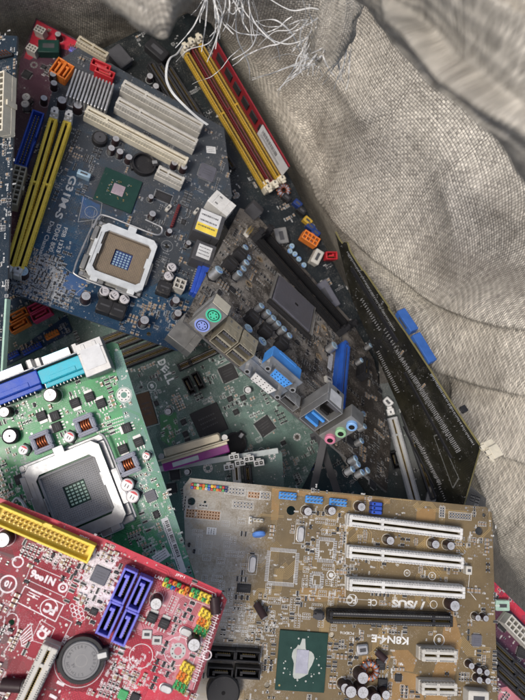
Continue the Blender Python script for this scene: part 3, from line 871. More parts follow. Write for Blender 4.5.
    def cap(s,px,py,d=8,h=12,kind=ecap,name='capacitor',r=None,**k):
        me=kind(d,h,**k); s.put(name,me,px,py,s.rnd.uniform(0,360) if r is None else r,h,occ=(d*.9,d*.9)); 
        q=s.P(px,py,h); s.pcb.ring(q.x,q.y,d/2+.5,d/2+.75,.18+s.z(),s.silk,26)
    # ---- many small parts
    def small(s,kind,x,y,r):
        n=s.count.get(kind,0); s.count[kind]=n+1
        me={'chip_resistor':lambda:passive(2.0,1.25,.55,'res'),'chip_capacitor':lambda:passive(2.0,1.3,1.0,'mlcc'),'large_chip_capacitor':lambda:passive(3.2,1.7,1.3,'mlcc'),
            'resistor_array':lambda:array_res(),'driver_chip':lambda:soic(4.8,3.8,1.4,4),'transistor':lambda:soic(2.9,1.5,1.0,2)}[kind]()
        if n<100: return s.at(kind,me,x,y,r)
        k=len(s.extra.v); T=Matrix.Translation((x,y,.1))@Matrix.Rotation(math.radians(r),4,'Z')
        vs=[v.co*1000 for v in me.vertices]
        for i,m in enumerate(me.materials):
            fs=[tuple(p.vertices) for p in me.polygons if p.material_index==i]; s.extra.add(vs,fs,m,T)
        s.occ.append((x,y,2.4,1.6,math.radians(r)))
    def scatter(s,n,region=None,kinds=('chip_resistor','chip_capacitor','chip_capacitor','chip_resistor','resistor_array','transistor','large_chip_capacitor'),cl=(1,6),big=.04,mark=.6):
        rnd=s.rnd; poly=[tuple(s.P(*p)) for p in region] if region else s.poly
        x0,x1=min(p[0] for p in poly),max(p[0] for p in poly); y0,y1=min(p[1] for p in poly),max(p[1] for p in poly)
        done=0; tries=0
        while done<n and tries<n*25:
            tries+=1; x,y=rnd.uniform(x0,x1),rnd.uniform(y0,y1)
            if not inpoly((x,y),poly) or not s.visible(x,y): continue
            kind='driver_chip' if rnd.random()<big else rnd.choice(kinds)
            r=rnd.choice([0,90,0,90,180,270]); 
            nx=rnd.randint(*cl) if kind!='driver_chip' else 1; ny=rnd.choice([1,1,2])
            px,py={'resistor_array':(4.2,2.9),'large_chip_capacitor':(4.3,2.8),'driver_chip':(8,8),'transistor':(4,4)}.get(kind,(3.0,2.1))
            c,sn=math.cos(math.radians(r)),math.sin(math.radians(r))
            for i in range(nx):
                for j in range(ny):
                    u,v=j*px,i*py; X,Y=x+u*c-v*sn,y+u*sn+v*c; rad={'driver_chip':3.2,'transistor':1.6}.get(kind,1.15)
                    if rnd.random()<.12 or not s.free(X,Y,rad): continue
                    if rnd.random()<.13 and kind!='driver_chip':    # unpopulated footprint
                        for sg in (-1,1):
                            s.pcb.flat([(X+sg*.75*c-a*.45,Y+sg*.75*sn-b*.5) for a,b in ((1,1),(-1,1),(-1,-1),(1,-1))],.125+s.z(),'tin')
                        s.occ.append((X,Y,2.2,1.4,0))
                    else: s.small(kind,X,Y,r)
                    done+=1
                    if rnd.random()<.45: s.srect(X,Y,2.4,1.4,math.radians(r),.18,.35)
            if rnd.random()<mark: s.scribble(x+2.2*c-3*sn, y+2.2*sn+3*c, rnd.choice([0,PI/2]), rnd.randint(2,4)); s.scribble(x-2.2*c+3*sn, y-2.2*sn-3*c, rnd.choice([0,PI/2]), rnd.randint(2,4))
    def footprints(s,n,region):
        """rows of bare tinned pads"""
        rnd=s.rnd; poly=[tuple(s.P(*p)) for p in region]
        x0,x1=min(p[0] for p in poly),max(p[0] for p in poly); y0,y1=min(p[1] for p in poly),max(p[1] for p in poly)
        for k in range(n):
            x,y=rnd.uniform(x0,x1),rnd.uniform(y0,y1)
            if not inpoly((x,y),poly) or not s.free(x,y,2): continue
            m=rnd.randint(2,5); v=rnd.random()<.5
            for i in range(m):
                for sg in (-1,1):
                    u,w=(i*1.6,sg*1.0); X,Y=(x+u,y+w) if v else (x+w,y+u)
                    if inpoly((X,Y),s.poly): s.pcb.flat([(X-.5,Y-.42),(X+.5,Y-.42),(X+.5,Y+.42),(X-.5,Y+.42)],.125+s.z(),'tin')
            L=m*1.6
            cx,cy=(x+L/2-.8,y) if v else (x,y+L/2-.8)
            s.srect(cx,cy,L if v else 3.2,3.2 if v else L,0,.2,.4); s.occ.append((cx,cy,L if v else 4,4 if v else L,0))
    def holes_grid(s,px,py,nx,ny,r=0,pitch=2.54,outline=True,key='tin'):
        c0=s.P(px,py); a=math.radians(r)
        for i in range(nx):
            for j in range(ny):
                u=(i-(nx-1)/2)*pitch; v=(j-(ny-1)/2)*pitch
                x=c0.x+u*math.cos(a)-v*math.sin(a); y=c0.y+u*math.sin(a)+v*math.cos(a)
                s.pcb.ring(x,y,.5,1.0,.12+s.z(),key,12)
                s.pcb.ring(x,y,.01,.5,.12+s.z(),'dark',10)
        s.occ.append((c0.x,c0.y,nx*pitch,ny*pitch,a))
        if outline: s.srect(c0.x,c0.y,nx*pitch,ny*pitch,a,.25,.4)
    def finish(s):
        me=s.pcb.mesh('pcb'); link('pcb',me,s.root)
        if s.extra.v:
            o=link('surface_mount_components',s.extra.mesh('surface_mount_components'),s.root); o['kind']='stuff'
PAL_X={'orange':(.25,.145,.048),'redbright':(.46,.022,.045),'pinkpale':(.46,.17,.20),'greenbright':(.035,.26,.085),'grey':(.30,.28,.26),'tealpale':(.09,.22,.175),'reddark':(.075,.006,.014),'olive':(.12,.09,.035),'greendell':(.04,.16,.06),'bluebright':(.035,.085,.20)}
# ================================================================ golden brown board (front right)
def slot_on(B,name,p1,p2,W,H,key,h=8,keypos=.3,lat=None,pins='darkgrey',flip=0,Lmm=None,groove=1.7):
    x,y,L,a=B.span(p1,p2,h)
    L=round(Lmm or L); o=B.at(name,slot(L,W,H,key,keypos,pins,groove),x,y,a+flip,occ=(L,W))
    if lat:
        for sg in (-1,1):
            B.sub(o,'latch',latch(lat),sg*(L/2+2.2),0,0,0 if sg>0 else 180)
    return o

def gold_board():
    B=Board('golden brown bare circuit board with three white expansion slots, lying in front of the others',
        [(185,478,.425),(490,508,.45),(262,700,.405)],((185,478),(490,508)),
        [(190,478),(486,507),(492,513),(500,770),(194,770),(183,487)],(.130,.088,.034),(.29,.20,.08),speck=.22,dust=.5,rough=.45,seed=11,grad=((330,560),(215,550),.30),dustw=.3,
        holes=[(291,510.5,3.2),(191.5,501.4,2.7),(479,531,3.0),(267,685,1.9),(331.7,635,1.9),(484,515,1.4),(205,502,.9)],dustcol=(.46,.44,.40),
        pours=[([(417,508),(436,509),(435,521),(416,520)],'orange'),([(391,650),(408,650),(417,660),(413,672),(398,670)],'orange'),([(396,670),(420,675),(424,700),(380,700),(386,684)],'orange'),
               ([(272,488),(390,499),(390,504),(280,494),(278,520),(271,520)],'orange'),([(300,588),(346,588),(346,598),(322,602),(300,600)],'orange'),
               ([(446,612),(452,606),(462,640),(450,700),(425,700),(440,650)],'orange'),([(362,656),(392,655),(386,668),(362,672)],'orange'),
               ([(350,540),(388,541),(386,552),(350,550)],2),([(400,548),(430,550),(428,558),(400,556)],2)])
    # slots
    for p1,p2 in (((348,520),(462.5,534)),((348,552),(463.5,563)),((348,584.5),(465,592.5))):
        slot_on(B,'expansion_slot',p1,p2,8.8,11,'white',9,.29,flip=0,Lmm=85)
    o=slot_on(B,'graphics_slot',(327,617),(454,621),8.2,11,'black',9,.84,pins='dullmetal',Lmm=89)
    B.sub(o,'latch',latch('darkgrey',5,9),-50,0,0,180)
    for p1,p2 in (((418,654),(458,655.5)),((418,687.5),(458,688.5))): slot_on(B,'short_expansion_slot',p1,p2,8.6,11,'ivory',8,.46,Lmm=26)
    for px,py,d,h in ((308,511.5,6.3,9),(332,511,6.3,9),(361.6,507,6.3,9),(390.4,540.7,6.3,8),(435.7,544.5,6.3,8),(451,546,6.3,8),(455,606,8,10),(478,618,4.6,6),(486,618.5,4.6,6),(471.6,666,4.6,6),(479.5,671,4.6,6),(487,672.5,4.6,6),(479.5,680,4.6,6),(488,681,4.6,6),(363,678,8.3,11),(351,692,8.3,11),(363,692.5,8.3,11),(376,699,8,11),(386,695,6.3,10),(345,688,6.3,9)):
        B.cap(px,py,d,h)
    B.put('tilted_capacitor',tiltcap(5.4,11,62),256,603,-52,occ=(8,6)); B.put('tilted_capacitor',tiltcap(5,8,55),376,651,-35,occ=(8,6))
    B.put('disc_capacitor',disc_cap(4.6),258.6,534,10,5,occ=(9,9)); B.put('pin_header',header(3,1,'ivory','gold',7),257.6,520,0,occ=(9,4)); B.put('pin_header',header(2,1,'white','gold',7),250,520,90,occ=(3,6))
    # empty footprints
    for c,l,w,n in (((282,567),21,23,18),((326,550),13,15,10),((316.5,580),8,9,6)):
        q=B.P(*c); B.at('empty_chip_footprint',qfp_pads(l,w,'tin',n),q.x,q.y,0,.08,occ=(l+4,w+4)); B.srect(q.x,q.y,l-2.6,w-2.6,0,.3,0)
    B.put('crystal_oscillator',crystal(10.5,4.6),300,534,90,outline=True); B.put('crystal_oscillator',crystal(11,4.6),252,564,90,outline=True)
    B.put('clock_chip',soic(9.5,5.5,1.6,7),243.7,588,0,occ=(10,7))
    B.put('chipset',bga(34,38,'subgreen','die',8.5,15,True,False),301.5,660.5,0,occ=(35,39))
    for px,py in ((222.5,654),(247.5,655.3),(220,671.5),(247.5,672)): B.put('drive_socket',sata('black',17,7.2,8),px,py,180,5,occ=(18,9),outline=True)
    B.put('buzzer',round_part(22,9,'black','chip'),223.4,693,0,9)
    B.holes_grid(203,514.5,12,3,0,2.0,True,'peach')
    c=['blue','red','yellow','green','orange','white','blue','red','green','orange','red','green','navy']
    o=B.put('colour_coded_pads',colour_header(tuple(c[:13]),2,2.6,2.0),209,487.5,0,occ=(27,5))
    B.holes_grid(235,491,6,2,0,2.3); B.holes_grid(254,495,4,2,0,2.2,True,'peach'); B.holes_grid(265,495.5,3,2,0,2.3); B.holes_grid(243,505,6,2,0,2.4)
    for px,py in ((288,496),(314.5,499.8),(338.5,502.5)): B.put('blue_pin_header',header(5,2,'skyblue','gold',7.5),px,py,0,3,occ=(14,6))
    B.put('jumper_caps',jumper_caps(3,'royal'),376,508,90,5,occ=(8,10))
    B.holes_grid(460,516,8,2,0,2.1); B.holes_grid(442,512,2,4,0,1.8)
    B.put('white_jumper',plain_box(4.5,6,6,'ivory',.4),468,570,0,4)
    B.put('controller_chip',chip_qfp(7,8,1.2,'chipgrey'),476,640,0); B.put('controller_chip',chip_qfp(5,5,1,'chip'),398,677.5,0)
    B.put('toroid_choke',toroid(4.6,2.0),370,671,90,3); B.put('power_transistor',dpak(6.5,6.4),380,664,0); B.put('power_transistor',dpak(6.5,6.4),382,683,180)
    B.put('fuse_clip',plain_box(8,7,3.5,'silver',.8),361.5,648.6,10); B.put('white_socket',plain_box(15,9,9,'ivory',.6),477,697,0,6)
    B.put('chip_pad_block',sticker(5,7,0,'label',None),211.5,531,90)
    for c in ((205,515),): pass
    # writing
    B.text('/SUS',404.5,604.0,(-26,-1.8),5.6,bold=.05); 
    a=B.P(426.5,605.8); B.text('/',422.5,605.5,(-5,-.4),5.6,bold=.05)
    B.circle(433.5,604.5,2.6,.5); B.text('K8N4-E',390,639.5,(-37,-3),5.2,bold=.03); B.text('CE',372.5,602.5,(-9,-.6),4.6,bold=.02); B.text('FC',352,600,(-8,-.5),5,bold=.03); B.circle(352,600,3.8,.5)
    B.text('PCIEX16',347,633,(-14,-1),1.8); B.text('REV 1.02',372,636,(-10,-.8),1.5)
    B.disc(378.5,571.5,.1); B.circle(407,573,2.2,.5); B.circle(432,576,2.6,.5); B.text('N',407,573,(-2.4,0),1.8); B.text('Z',432,576,(-3,0),2)
    B.circle(331,575,3.0,.5); B.disc(331,575,1.6); B.circle(439,640,3.8,.6); B.text('8',439,640,(-3,0),3)
    B.poly_line([(346,546),(346,518)],.35,False); B.poly_line([(345,515),(345,600)],.35,False)
    B.poly_line([(443,565),(470,568),(468,590),(476,600)],.35,False)
    B.srect(*B.P(335,608),52,14,0,.25,0)
    # tracks and small parts
    B.traces(26,region=[(262,486),(500,500),(500,700),(262,600)],seglen=(5,24),pitch=1.05,w=.5,lanes=(2,7)); B.traces(14,region=[(183,478),(270,486),(262,700),(190,700)],seglen=(5,20),lanes=(2,5))
    B.traces(10,region=[(262,500),(345,505),(345,605),(262,605)],seglen=(4,18),lanes=(3,9),pitch=1.0,w=.5)
    B.footprints(60,[(188,540),(240,540),(256,600),(252,632),(232,640),(198,590)]); B.footprints(30,[(240,590),(345,590),(345,632),(262,640),(240,640)])
    B.footprints(34,[(290,520),(345,520),(345,600),(300,600)]); B.footprints(26,[(192,520),(240,520),(240,545),(192,545)])
    B.scatter(80,[(225,590),(300,595),(282,632),(275,700),(225,650)],big=0.0); B.scatter(60,[(290,515),(345,515),(345,605),(300,605)],big=.05)
    B.scatter(70,[(345,560),(345,625),(320,632),(330,700),(420,700),(420,630)],big=.05); B.scatter(70,[(455,520),(495,520),(498,700),(460,700)],big=.04); B.scatter(30,[(350,515),(470,530),(465,600),(350,575)]); B.scatter(110,big=.02)
    B.vias(420); B.finish(); return B

# ================================================================ red board (front left)
def red_board():
    B=Board('bright red circuit board with a yellow ribbon socket and four violet drive sockets',
        [(0,498,.335),(225,596,.345),(40,760,.32)],((0,498),(225,595)),
        [(-70,468),(222,593),(227,600),(194,700),(170,770),(-90,770)],(.145,.003,.011),(.29,.009,.027),silk=(.72,.64,.65),speck=.25,dust=.20,rough=.45,spec=.2,seed=12,grad=((130,570),(215,650),.30),dustw=.4,
        holes=[(178,651,2.2),(11.5,622.5,1.6),(163,610,.8)],dustcol=(.42,.30,.34),
        pours=[([(-20,490),(110,541),(222,591),(219,597),(110,550),(-20,499)],'redbright'),([(67,570),(77,574),(84,600),(86,645),(78,650),(66,610)],'redbright'),
               ([(124,628),(170,628),(190,700),(130,700),(115,660)],'redbright'),([(138,572),(190,595),(218,600),(192,690),(170,690),(150,640),(128,630)],'pinkpale'),
               ([(62,690),(118,695),(116,700),(60,700)],'redbright'),
               ([(-20,545),(30,560),(20,600),(-20,600)],'reddark'),([(60,640),(72,610),(78,650),(70,690),(50,690)],'reddark'),([(-20,600),(10,640),(4,700),(-20,700)],'reddark')])
    x,y,L,a=B.span((-5,514),(89,554),8); o=B.at('ribbon_socket',shroud('yellow',58,10.4,7.5,20),x,y,a,occ=(62,13))
    for c in ((124,586.4),(139.5,594.6),(109.3,619.6),(125,628)): B.put('drive_socket',sata('violet',18.3,8.0,9),c[0],c[1],90,9,occ=(20,9))
    h=B.put('battery_holder',holder(12.2,5.5),81.5,660,35,5,occ=(27,26)); B.sub(h,'coin_battery',coin(10.2,3.4),0,0,2.6,-70)
    slot_on(B,'expansion_slot',(51,646),(18,716),9.6,11,'ivory',10,.28)
    B.put('controller_chip',chip_qfp(9,9,1.3,'chipgrey'),100.5,575,0)
    for px,py,d,hh in ((156,604,6.8,9),(194,645,7.4,9),(2,540,8.5,9)): B.cap(px,py,d,hh)
    B.put('lying_capacitor',tiltcap(6,9,80),214,596,-60,occ=(10,7)); B.put('blue_capacitor',tiltcap(7,11,82),4,682,20,occ=(12,8))
    B.put('voltage_regulator',dpak(5.4,5),152,617,0); B.put('voltage_regulator',dpak(5.4,5),164,623,0)
    cc=('yellow','green','red','blue','orange')
    B.put('colour_pin_header',colour_header(('yellow','green','blue','red','yellow','orange'),2,7),176,588.5,0,6,occ=(16,6)); B.put('colour_pin_header',colour_header(('yellow','green','yellow','green','yellow'),2,7),201,598,0,6,occ=(13,6),outline=True)
    for px,py,k in ((206,616.6,'yellow'),(204.2,625,'orange'),(201.5,633,'green'),(187.5,671,'yellow'),(184,680.5,'orange'),(180.5,689.5,'green')):
        B.put('colour_pin_header',colour_header((k,k,'yellow' if k=='orange' else k),2,7),px,py,-8,6,occ=(8,6))
    B.put('chip_module',chip_qfp(5,5,1.4,'green'),123,694,0); B.put('chip_module',chip_qfp(5,4.6,1.4,'chip'),135,697,0); B.put('crystal_oscillator',crystal(7,4,2),186,631.5,0); B.put('crystal_oscillator',crystal(7,4,2),166,688,0)
    for px,py in ((147,634),(157,640)): B.put('metal_pad',plain_box(5.4,4.8,.8,'tin',.2),px,py,20)
    B.put('driver_chip',soic(5,4,1.4,4),74,649,20); B.put('driver_chip',soic(4,3.5,1.4,4),94,611,0)
    q=B.P(178,651); B.at('mounting_hole',mount_ring(2.2,4.4),q.x,q.y,0,0,occ=(10,10)); B.circle(178,651,7.6,.35)
    B.circle(141,656,6.4,.35); B.circle(80,661,13.6,.3)
    # writing, upside down in the picture
    d=(-24,-10)
    B.poly_line([(31.5,564.5),(72,582),(65,597),(26,579)],.3); B.text('N1996',43,577.5,d,4.6,bold=.06); B.circle(63,587.5,2.2,1.1); B.text('c',63,587.5,(-2.5,-1),1.6,bold=.05)
    B.circle(8,584,4.4,.9); B.text('10',8,584,(-6,-2.5),3.6,bold=.05)
    B.poly_line([(25,586),(64,604.5),(55.5,621.5),(17,602)],.55); B.text('FC',50,609,(-11,-5),5.2,bold=.06); B.circle(49,608,4.6,.5,0,4.6); B.line2=None
    for k in range(3): B.poly_line([(27+k*1.8,594+k*-2.2),(38+k*1.8,599.3+k*-2.2)],.5,False)
    B.text('CE',43,633,(8,-10),6.0,bold=.05); B.poly_line([(41,620),(55,628),(47,645),(31,640)],.25)
    B.circle(18,562,2.8,.8); B.poly_line([(19,558),(24,550)],.9,False); B.text('1.1',57,690,(9,-16),4.4,bold=.03)
    B.text('V:2',86,576,(-7,-3),2.2); B.text('LAN1',160,578,(10,4.2),1.8); B.text('SATA1',132,570,(3,-9),1.8); B.text('IDE1',84,538,(9,3.8),2.0,bold=.03); B.text('JFP1',180,576,(9,3.8),1.8); B.text('SATA2',112,643,(3,-9),1.6); B.text('BAT1',65,640,(-6,9),1.8)
    B.poly_line([(60,616),(72,622),(38,690)],.35,False); B.poly_line([(72,582),(80,590),(78,614)],.3,False)
    B.circle(12,619,3.0,.35,0,PI); B.poly_line([(5,616),(3,632)],.3,False); B.poly_line([(19,618),(17,634),(4,652)],.3,False)
    for px,py in ((86,588),(101,594)): B.disc(px,py,2.4); B.text('C',px,py,(-3,-1.2),2.2,key=B.base,bold=.06)
    for i in range(3):
        for j in range(3): B.circle(72+i*4.2+j*1.2,606+i*1.8+j*4.2,1.2,.35)
    B.poly_line([(20,634),(31,623),(33,640),(22,646)],.4)
    for k in range(4): B.poly_line([(21+k*.6,637+k*2),(31+k*.3,627+k*3.2)],.6,False)
    # right edge warnings
    for k in range(16):
        t=k/16; px,py=(219-26*t,608+76*t); B.poly_line([(px-2.6,py-1.2),(px+2.8,py+1.4)],.5,False); B.poly_line([(px-3,py+1),(px+1,py+3)],.35,False)
    B.poly_line([(222,602),(193,690)],.3,False); B.poly_line([(213,604),(184,690)],.3,False); B.circle(207,655,2.4,.6)
    B.traces(60,pitch=.8,w=.36,lanes=(3,12),seglen=(5,22)); B.traces(20,region=[(-5,580),(70,590),(60,700),(-5,700)],pitch=.75,w=.34,lanes=(5,14),seglen=(5,20))
    B.scatter(34,[(40,540),(72,552),(66,568),(34,560)],big=0); B.scatter(55,[(84,555),(112,560),(105,612),(82,600)],big=0); B.scatter(40,[(100,640),(145,660),(140,700),(105,700),(106,650)],big=.05); B.scatter(34,[(150,590),(215,605),(185,700),(150,690)],big=.04); B.scatter(26,[(-5,600),(12,610),(10,700),(-5,700)],big=.05); B.scatter(12,big=.03)
    B.footprints(10,[(150,600),(215,605),(185,700),(150,690)]); B.vias(230); B.finish(); return B

# ================================================================ green board (left)
def green_board():
    B=Board('green circuit board with an uncovered processor socket and teal and blue port sockets',
        [(0,400,.39),(118,345,.40),(195,580,.385)],((-50,408),(115,343)),
        [(112,342),(118,344),(199,590),(204,640),(-60,660),(-62,412)],(.017,.135,.055),(.045,.24,.10),dust=.12,rough=.32,seed=13,
        holes=[(116,419,2.3),(13.6,461,2.3),(150,524,2.1),(124,395,2.0),(151,511,.9)],dustcol=(.25,.31,.28),
        pours=[([(30,400),(70,385),(118,372),(120,400),(128,440),(118,470),(100,445),(70,440),(40,470),(-5,470),(-5,420)],'greenbright'),([(120,400),(128,440),(140,520),(150,560),(194,578),(180,530),(132,385),(121,350),(114,352)],'tealpale')])
    L=B.put('network_port',metal_box(17,22,14.5,'tin','label'),93,357,180,14.5,occ=(18,24))
    q=dsub(31,'cyan','cyan',14,12.5); B.put('serial_port',q,62,370,180,9,occ=(32,16))
    B.put('video_port',dsub(38,'royal','royal',14,12.5),12,388,180,9,occ=(40,16))
    B.put('port_clip',clip_wire(5),49,381,0,occ=(8,6))
    B.cap(50,395,9,11); B.cap(4,412,7,9); 
    o=B.put('wound_choke',round_part(10.5,6,'black','captop'),9.5,436,0,6); 
    for px,py,d in ((23,450,6.4),(69,437,7),(127,485,8.4),(132.5,496.5,8.4),(146,456,5.2)): B.cap(px,py,d,7,polycap,r=40)
    for px,py in ((85,425),(41,442),(128,464.5)): B.put('window_choke',window_choke(13,13,7),px,py,0,7)
    for px,py,r in ((75.5,403,180),(90,397,0),(101.5,403.5,0),(42,416,180),(55.5,416,90),(57.6,427,90),(127,428,90),(139,442,0),(123.4,449,180)): B.put('voltage_regulator',dpak(6.2,5.8),px,py,r,occ=(7,10))
    B.put('driver_chip',soic(6,6,1.6,4),20,479,0); B.put('controller_chip',chip_qfp(7,7,1.2,'chipgrey'),151,496,0)
    m=B.put('mounting_hole',mount_ring(2.0,4.6),124,395,0,occ=(10,10),z=0); 
    # socket
    s=B.put('processor_socket',socket_base(56,60,'dullsteel'),78,493,0,occ=(60,64))
    B.sub(s,'contact_field',socket_field(38,'fieldgrey','subgreen'),0,0,.3); B.sub(s,'load_plate',load_plate(50,56,'dullsteel',(39,40)),0,0,.6,0)
    lv=MB(); lv.tube(catmull([(-31,-26,6),(-31,-2,6.5),(-31.5,8,7),(-34,12,7.5),(-37.5,9,7.5),(-38,2,7)],8),.95,'silver',10); hw=MB(); hw.tube(catmull([(29.5,-28,6),(29.5,0,5.4),(29.5,24,6),(27,30,6)],6),.9,'silver',10)
    B.sub(s,'lever',lv.mesh('lever')); B.sub(s,'hinge_wire',hw.mesh('hinge_wire'))
    x,y,Ls,a=B.span((164.5,519),(183,572)); B.at('barcode_sticker',sticker(37,4.6,1),x,y,a,occ=(38,6)); B.put('white_sticker',sticker(10.5,6,0),161,556,10,occ=(11,6))
    B.traces(34,lanes=(3,9),pitch=.9,w=.4,seglen=(5,22)); B.traces(26,region=[(125,400),(200,580),(150,580),(100,470)],lanes=(3,8),seglen=(4,20))
    B.scatter(26,[(-5,400),(40,385),(40,420),(-5,430)],big=0); B.scatter(60,[(-5,465),(40,455),(30,520),(-5,520)],big=.06); B.scatter(70,[(125,400),(200,580),(150,580),(125,480)],big=.04,kinds=('chip_resistor','chip_capacitor')); B.scatter(30,[(60,395),(118,372),(122,440),(70,440)],big=0); B.scatter(60,big=.02)
    for i in range(14):
        for j in range(5): B.via(B.P(96+i*2.0+j*.7,426+j*3.2-i*.7),.55)
    B.circle(124,395,5.2,.3); B.vias(420); B.finish(); return B
# ================================================================ dusty blue board (upper left)
def blue_board():
    B=Board('dusty blue circuit board with paired yellow memory slots and an empty processor socket',
        [(8,290,.465),(178,349,.50),(75,55,.535)],((5,290),(178,350)),
        [(2,290),(178,351),(187,341),(232,196),(224,128),(80,46),(60,60)],(.012,.042,.088),(.03,.085,.15),silk=(.36,.37,.38),dust=.62,rough=.55,spec=.18,dustw=.2,seed=14,grad=((60,315),(135,185),.24),
        holes=[(91,212,2.2),(67,285,2.2),(167,246,2.2),(148,315,1.5),(149,334,1.9)],dustcol=(.060,.060,.058),dustscale=24,tdust=.5,
        pours=[([(60,270),(90,280),(80,296),(55,292)],'bluebright'),([(82,196),(100,205),(100,220),(80,218)],'bluebright')])
    def dm(p1,p2):
        x,y,L,a=B.span(p1,p2,8); o=B.at('memory_slot',slot(round(L),7.6,10,'yellow',.45,'mustard',2.0),x,y,a,occ=(L+8,7.6))
        B.sub(o,'latch',latch('white',6.4,16),-(L/2+2.4),0,0,180); B.sub(o,'latch',latch('white',6.4,16),L/2+2.4,0,0,0)
    global CURDUST
    c0=CURDUST; CURDUST=.2
    dm((53.5,119),(9.5,268)); dm((67.5,122),(19,270))
    CURDUST=c0
    x,y,L,a=B.span((38.5,112),(20,166),8); B.at('ribbon_socket',shroud('royal',round(L),9.6,9,20),x,y,a,occ=(L,10))
    x,y,L,a=B.span((20,172),(12,202),8); B.at('power_socket',molex(8,2,'beige',4.2,12),x,y,a,occ=(36,10))
    B.put('heatsink',heatsink(34,30,12,15,'alu'),90.5,90,4,14,occ=(36,32))
    for px,py in ((58,66),(66,71)): B.put('orange_drive_socket',sata('orange',17,7.6,8.6),px,py,82,8,occ=(18,8))
    for px,py in ((101,65),(105,72)): B.put('red_drive_socket',sata('red',17,7.4,8.6),px,py,0,8,occ=(18,8))
    slot_on(B,'expansion_slot',(123,82),(203,126),8.6,15,'ivory',15,.28); slot_on(B,'expansion_slot',(117,99),(197.5,142.5),8.6,15,'ivory',15,.28)
    slot_on(B,'graphics_slot',(86,108),(188,161),8.6,13,'cream',13,.2); slot_on(B,'short_expansion_slot',(158,168),(184,181),8.6,12,'ivory',12,.4)
    slot_on(B,'pin_socket',(78,37),(108,55),7,8,'beige',8,.5)
    B.put('chipset',bga(33,33,'subgreen','diepink',10,10,False,True),118,191,0,occ=(34,34))
    B.put('battery_holder',holder(10.5,5),144,163,30,5); B.put('wound_choke',round_part(13,6,'black','darkgrey'),100,137,0,6)
    for px,py,d,h in ((116,138.7,6.3,8),(111.5,148,6.3,8),(120,151.5,6.3,8),(129,157,6.3,8),(174.7,162.7,6.3,8),(184,166.7,6.3,8),(152.6,213.7,6.3,8),(151,196.6,5,6),(169.7,231,5,6),(188.6,242.8,5,6),(86,296,8,11),(144.6,320,8,11),(78,105,8,9),(62,100,8,9),(53,74,6,8),(54,83,6,8),(44,98,6,8),(176,300,7,9),(178,313,7,9),(183,322,7,9)):
        B.cap(px,py,d,h)
    for px,py in ((104.6,291),(114.4,295),(124.7,299),(172,267),(169,275.7)): B.cap(px,py,8,9,polycap,mark='darkgrey')
    B.cap(23,271,9,9,ecap,top='paleblue')
    for px,py in ((105,305),(118.5,310),(165,287)): B.put('square_choke',choke(12,11.5,9),px,py,0,9)
    B.put('blue_grey_header',plain_box(11,4.5,6,'paleblue',.4),84,174,0,5)
    x,y,L,a=B.span((180,203),(171,228),3); B.at('maroon_pin_socket',header(10,1,'maroon','black',5,2.3,4),x,y,a)
    B.put('memory_chip',chip_qfp(14,8,1.3,'chip'),163,197,0); B.put('controller_chip',chip_qfp(15,15,1.4,'chipgrey'),207,173,0)
    B.put('white_sticker',sticker(9,7,0),211,150,20)
    B.put('white_jumper',plain_box(3,7,3,'ivory'),168,209,-20); B.put('white_jumper',plain_box(3,7,3,'ivory'),196,212,-20)
    # ports on the right edge
    p=B.put('audio_port',metal_box(15,22,14,'white'),222,203,70,14,occ=(16,20)); 
    p=B.put('network_port',metal_box(23,24,19,'darkgrey'),208,226,90,14,occ=(26,26)); B.sub(p,'yellow_sticker',sticker(19,21,0,'label','yellow'),0,1,19.3,-90)
    p=B.put('serial_port_block',metal_box(18,18,17,'darkgrey'),203,254,90,13,occ=(20,20)); B.sub(p,'white_sticker',sticker(12,12,0),0,0,17.3,-90)
    B.put('video_port',dsub(30,'royal','royal',13,13,shell='royal'),203,279,90,12,occ=(18,18)); B.put('power_socket',molex(2,2,'ivory',4.2,11),180,284,0,10)
    p=B.put('corner_port',metal_box(24,24,15,'dullmetal'),187,334,70,12,occ=(20,20))
    # socket
    s=B.put('processor_socket',socket_base(52,52,'dullmetal'),119,260,0,occ=(58,60))
    B.sub(s,'contact_field',socket_field(40,'field','navy'),2,0,.3); B.sub(s,'load_plate',load_plate(48,50,'plate',(40,38)),2,0,.6)
    lv=MB(); lv.tube(catmull([(-28,16,6),(-27,27,7),(-22,30,7.5),(0,30,8),(20,30,8.5),(25,33,8.5),(24,38,9),(17,39,9),(9,39.5,9)],8),.85,'silver',10); hw=MB(); hw.tube(catmull([(-29,20,5),(-30,0,4.5),(-30,-22,5),(-26,-28,5),(0,-29,5),(24,-28,5)],7),.8,'silver',10)
    B.sub(s,'lever',lv.mesh('lever')); B.sub(s,'hinge_wire',hw.mesh('hinge_wire'))
    # writing
    B.text('G31M-S',66,197,(-16,42),6.0,bold=.03); B.text('Dual Channel',46.5,238.5,(-12,34),3.4,bold=.02); B.text('DDR2 800',55,238,(-9,27),3.6,bold=.02); B.text('FSB 1333',62,240,(-8,25),3.2,bold=.02)
    B.poly_line([(84,195),(102,203),(100,219),(78,222)],.3); B.poly_line([(57,262),(70,272),(90,282),(72,297),(55,290)],.3); B.circle(167,246,5,.3); B.circle(91,212,5,.3)
    B.poly_line([(95,210),(82,268),(150,302)],.25,False); B.srect(*B.P(163,197),16,10,0,.3,0)
    B.traces(46,lanes=(3,10),seglen=(6,28)); B.traces(20,region=[(5,270),(180,340),(190,300),(20,240)],lanes=(2,6),seglen=(4,16))
    B.scatter(110,[(10,272),(60,280),(70,308),(6,290)],big=.08); B.scatter(60,[(60,300),(180,345),(190,310),(70,280)],big=.05); B.scatter(60,[(150,180),(220,190),(190,290),(160,270)],big=.05); B.scatter(40,[(35,255),(60,262),(60,285),(25,280)],big=.05); B.scatter(50,[(60,140),(100,150),(90,200),(60,200)],big=.02); B.scatter(110,big=.04)
    B.vias(480); B.finish(); return B

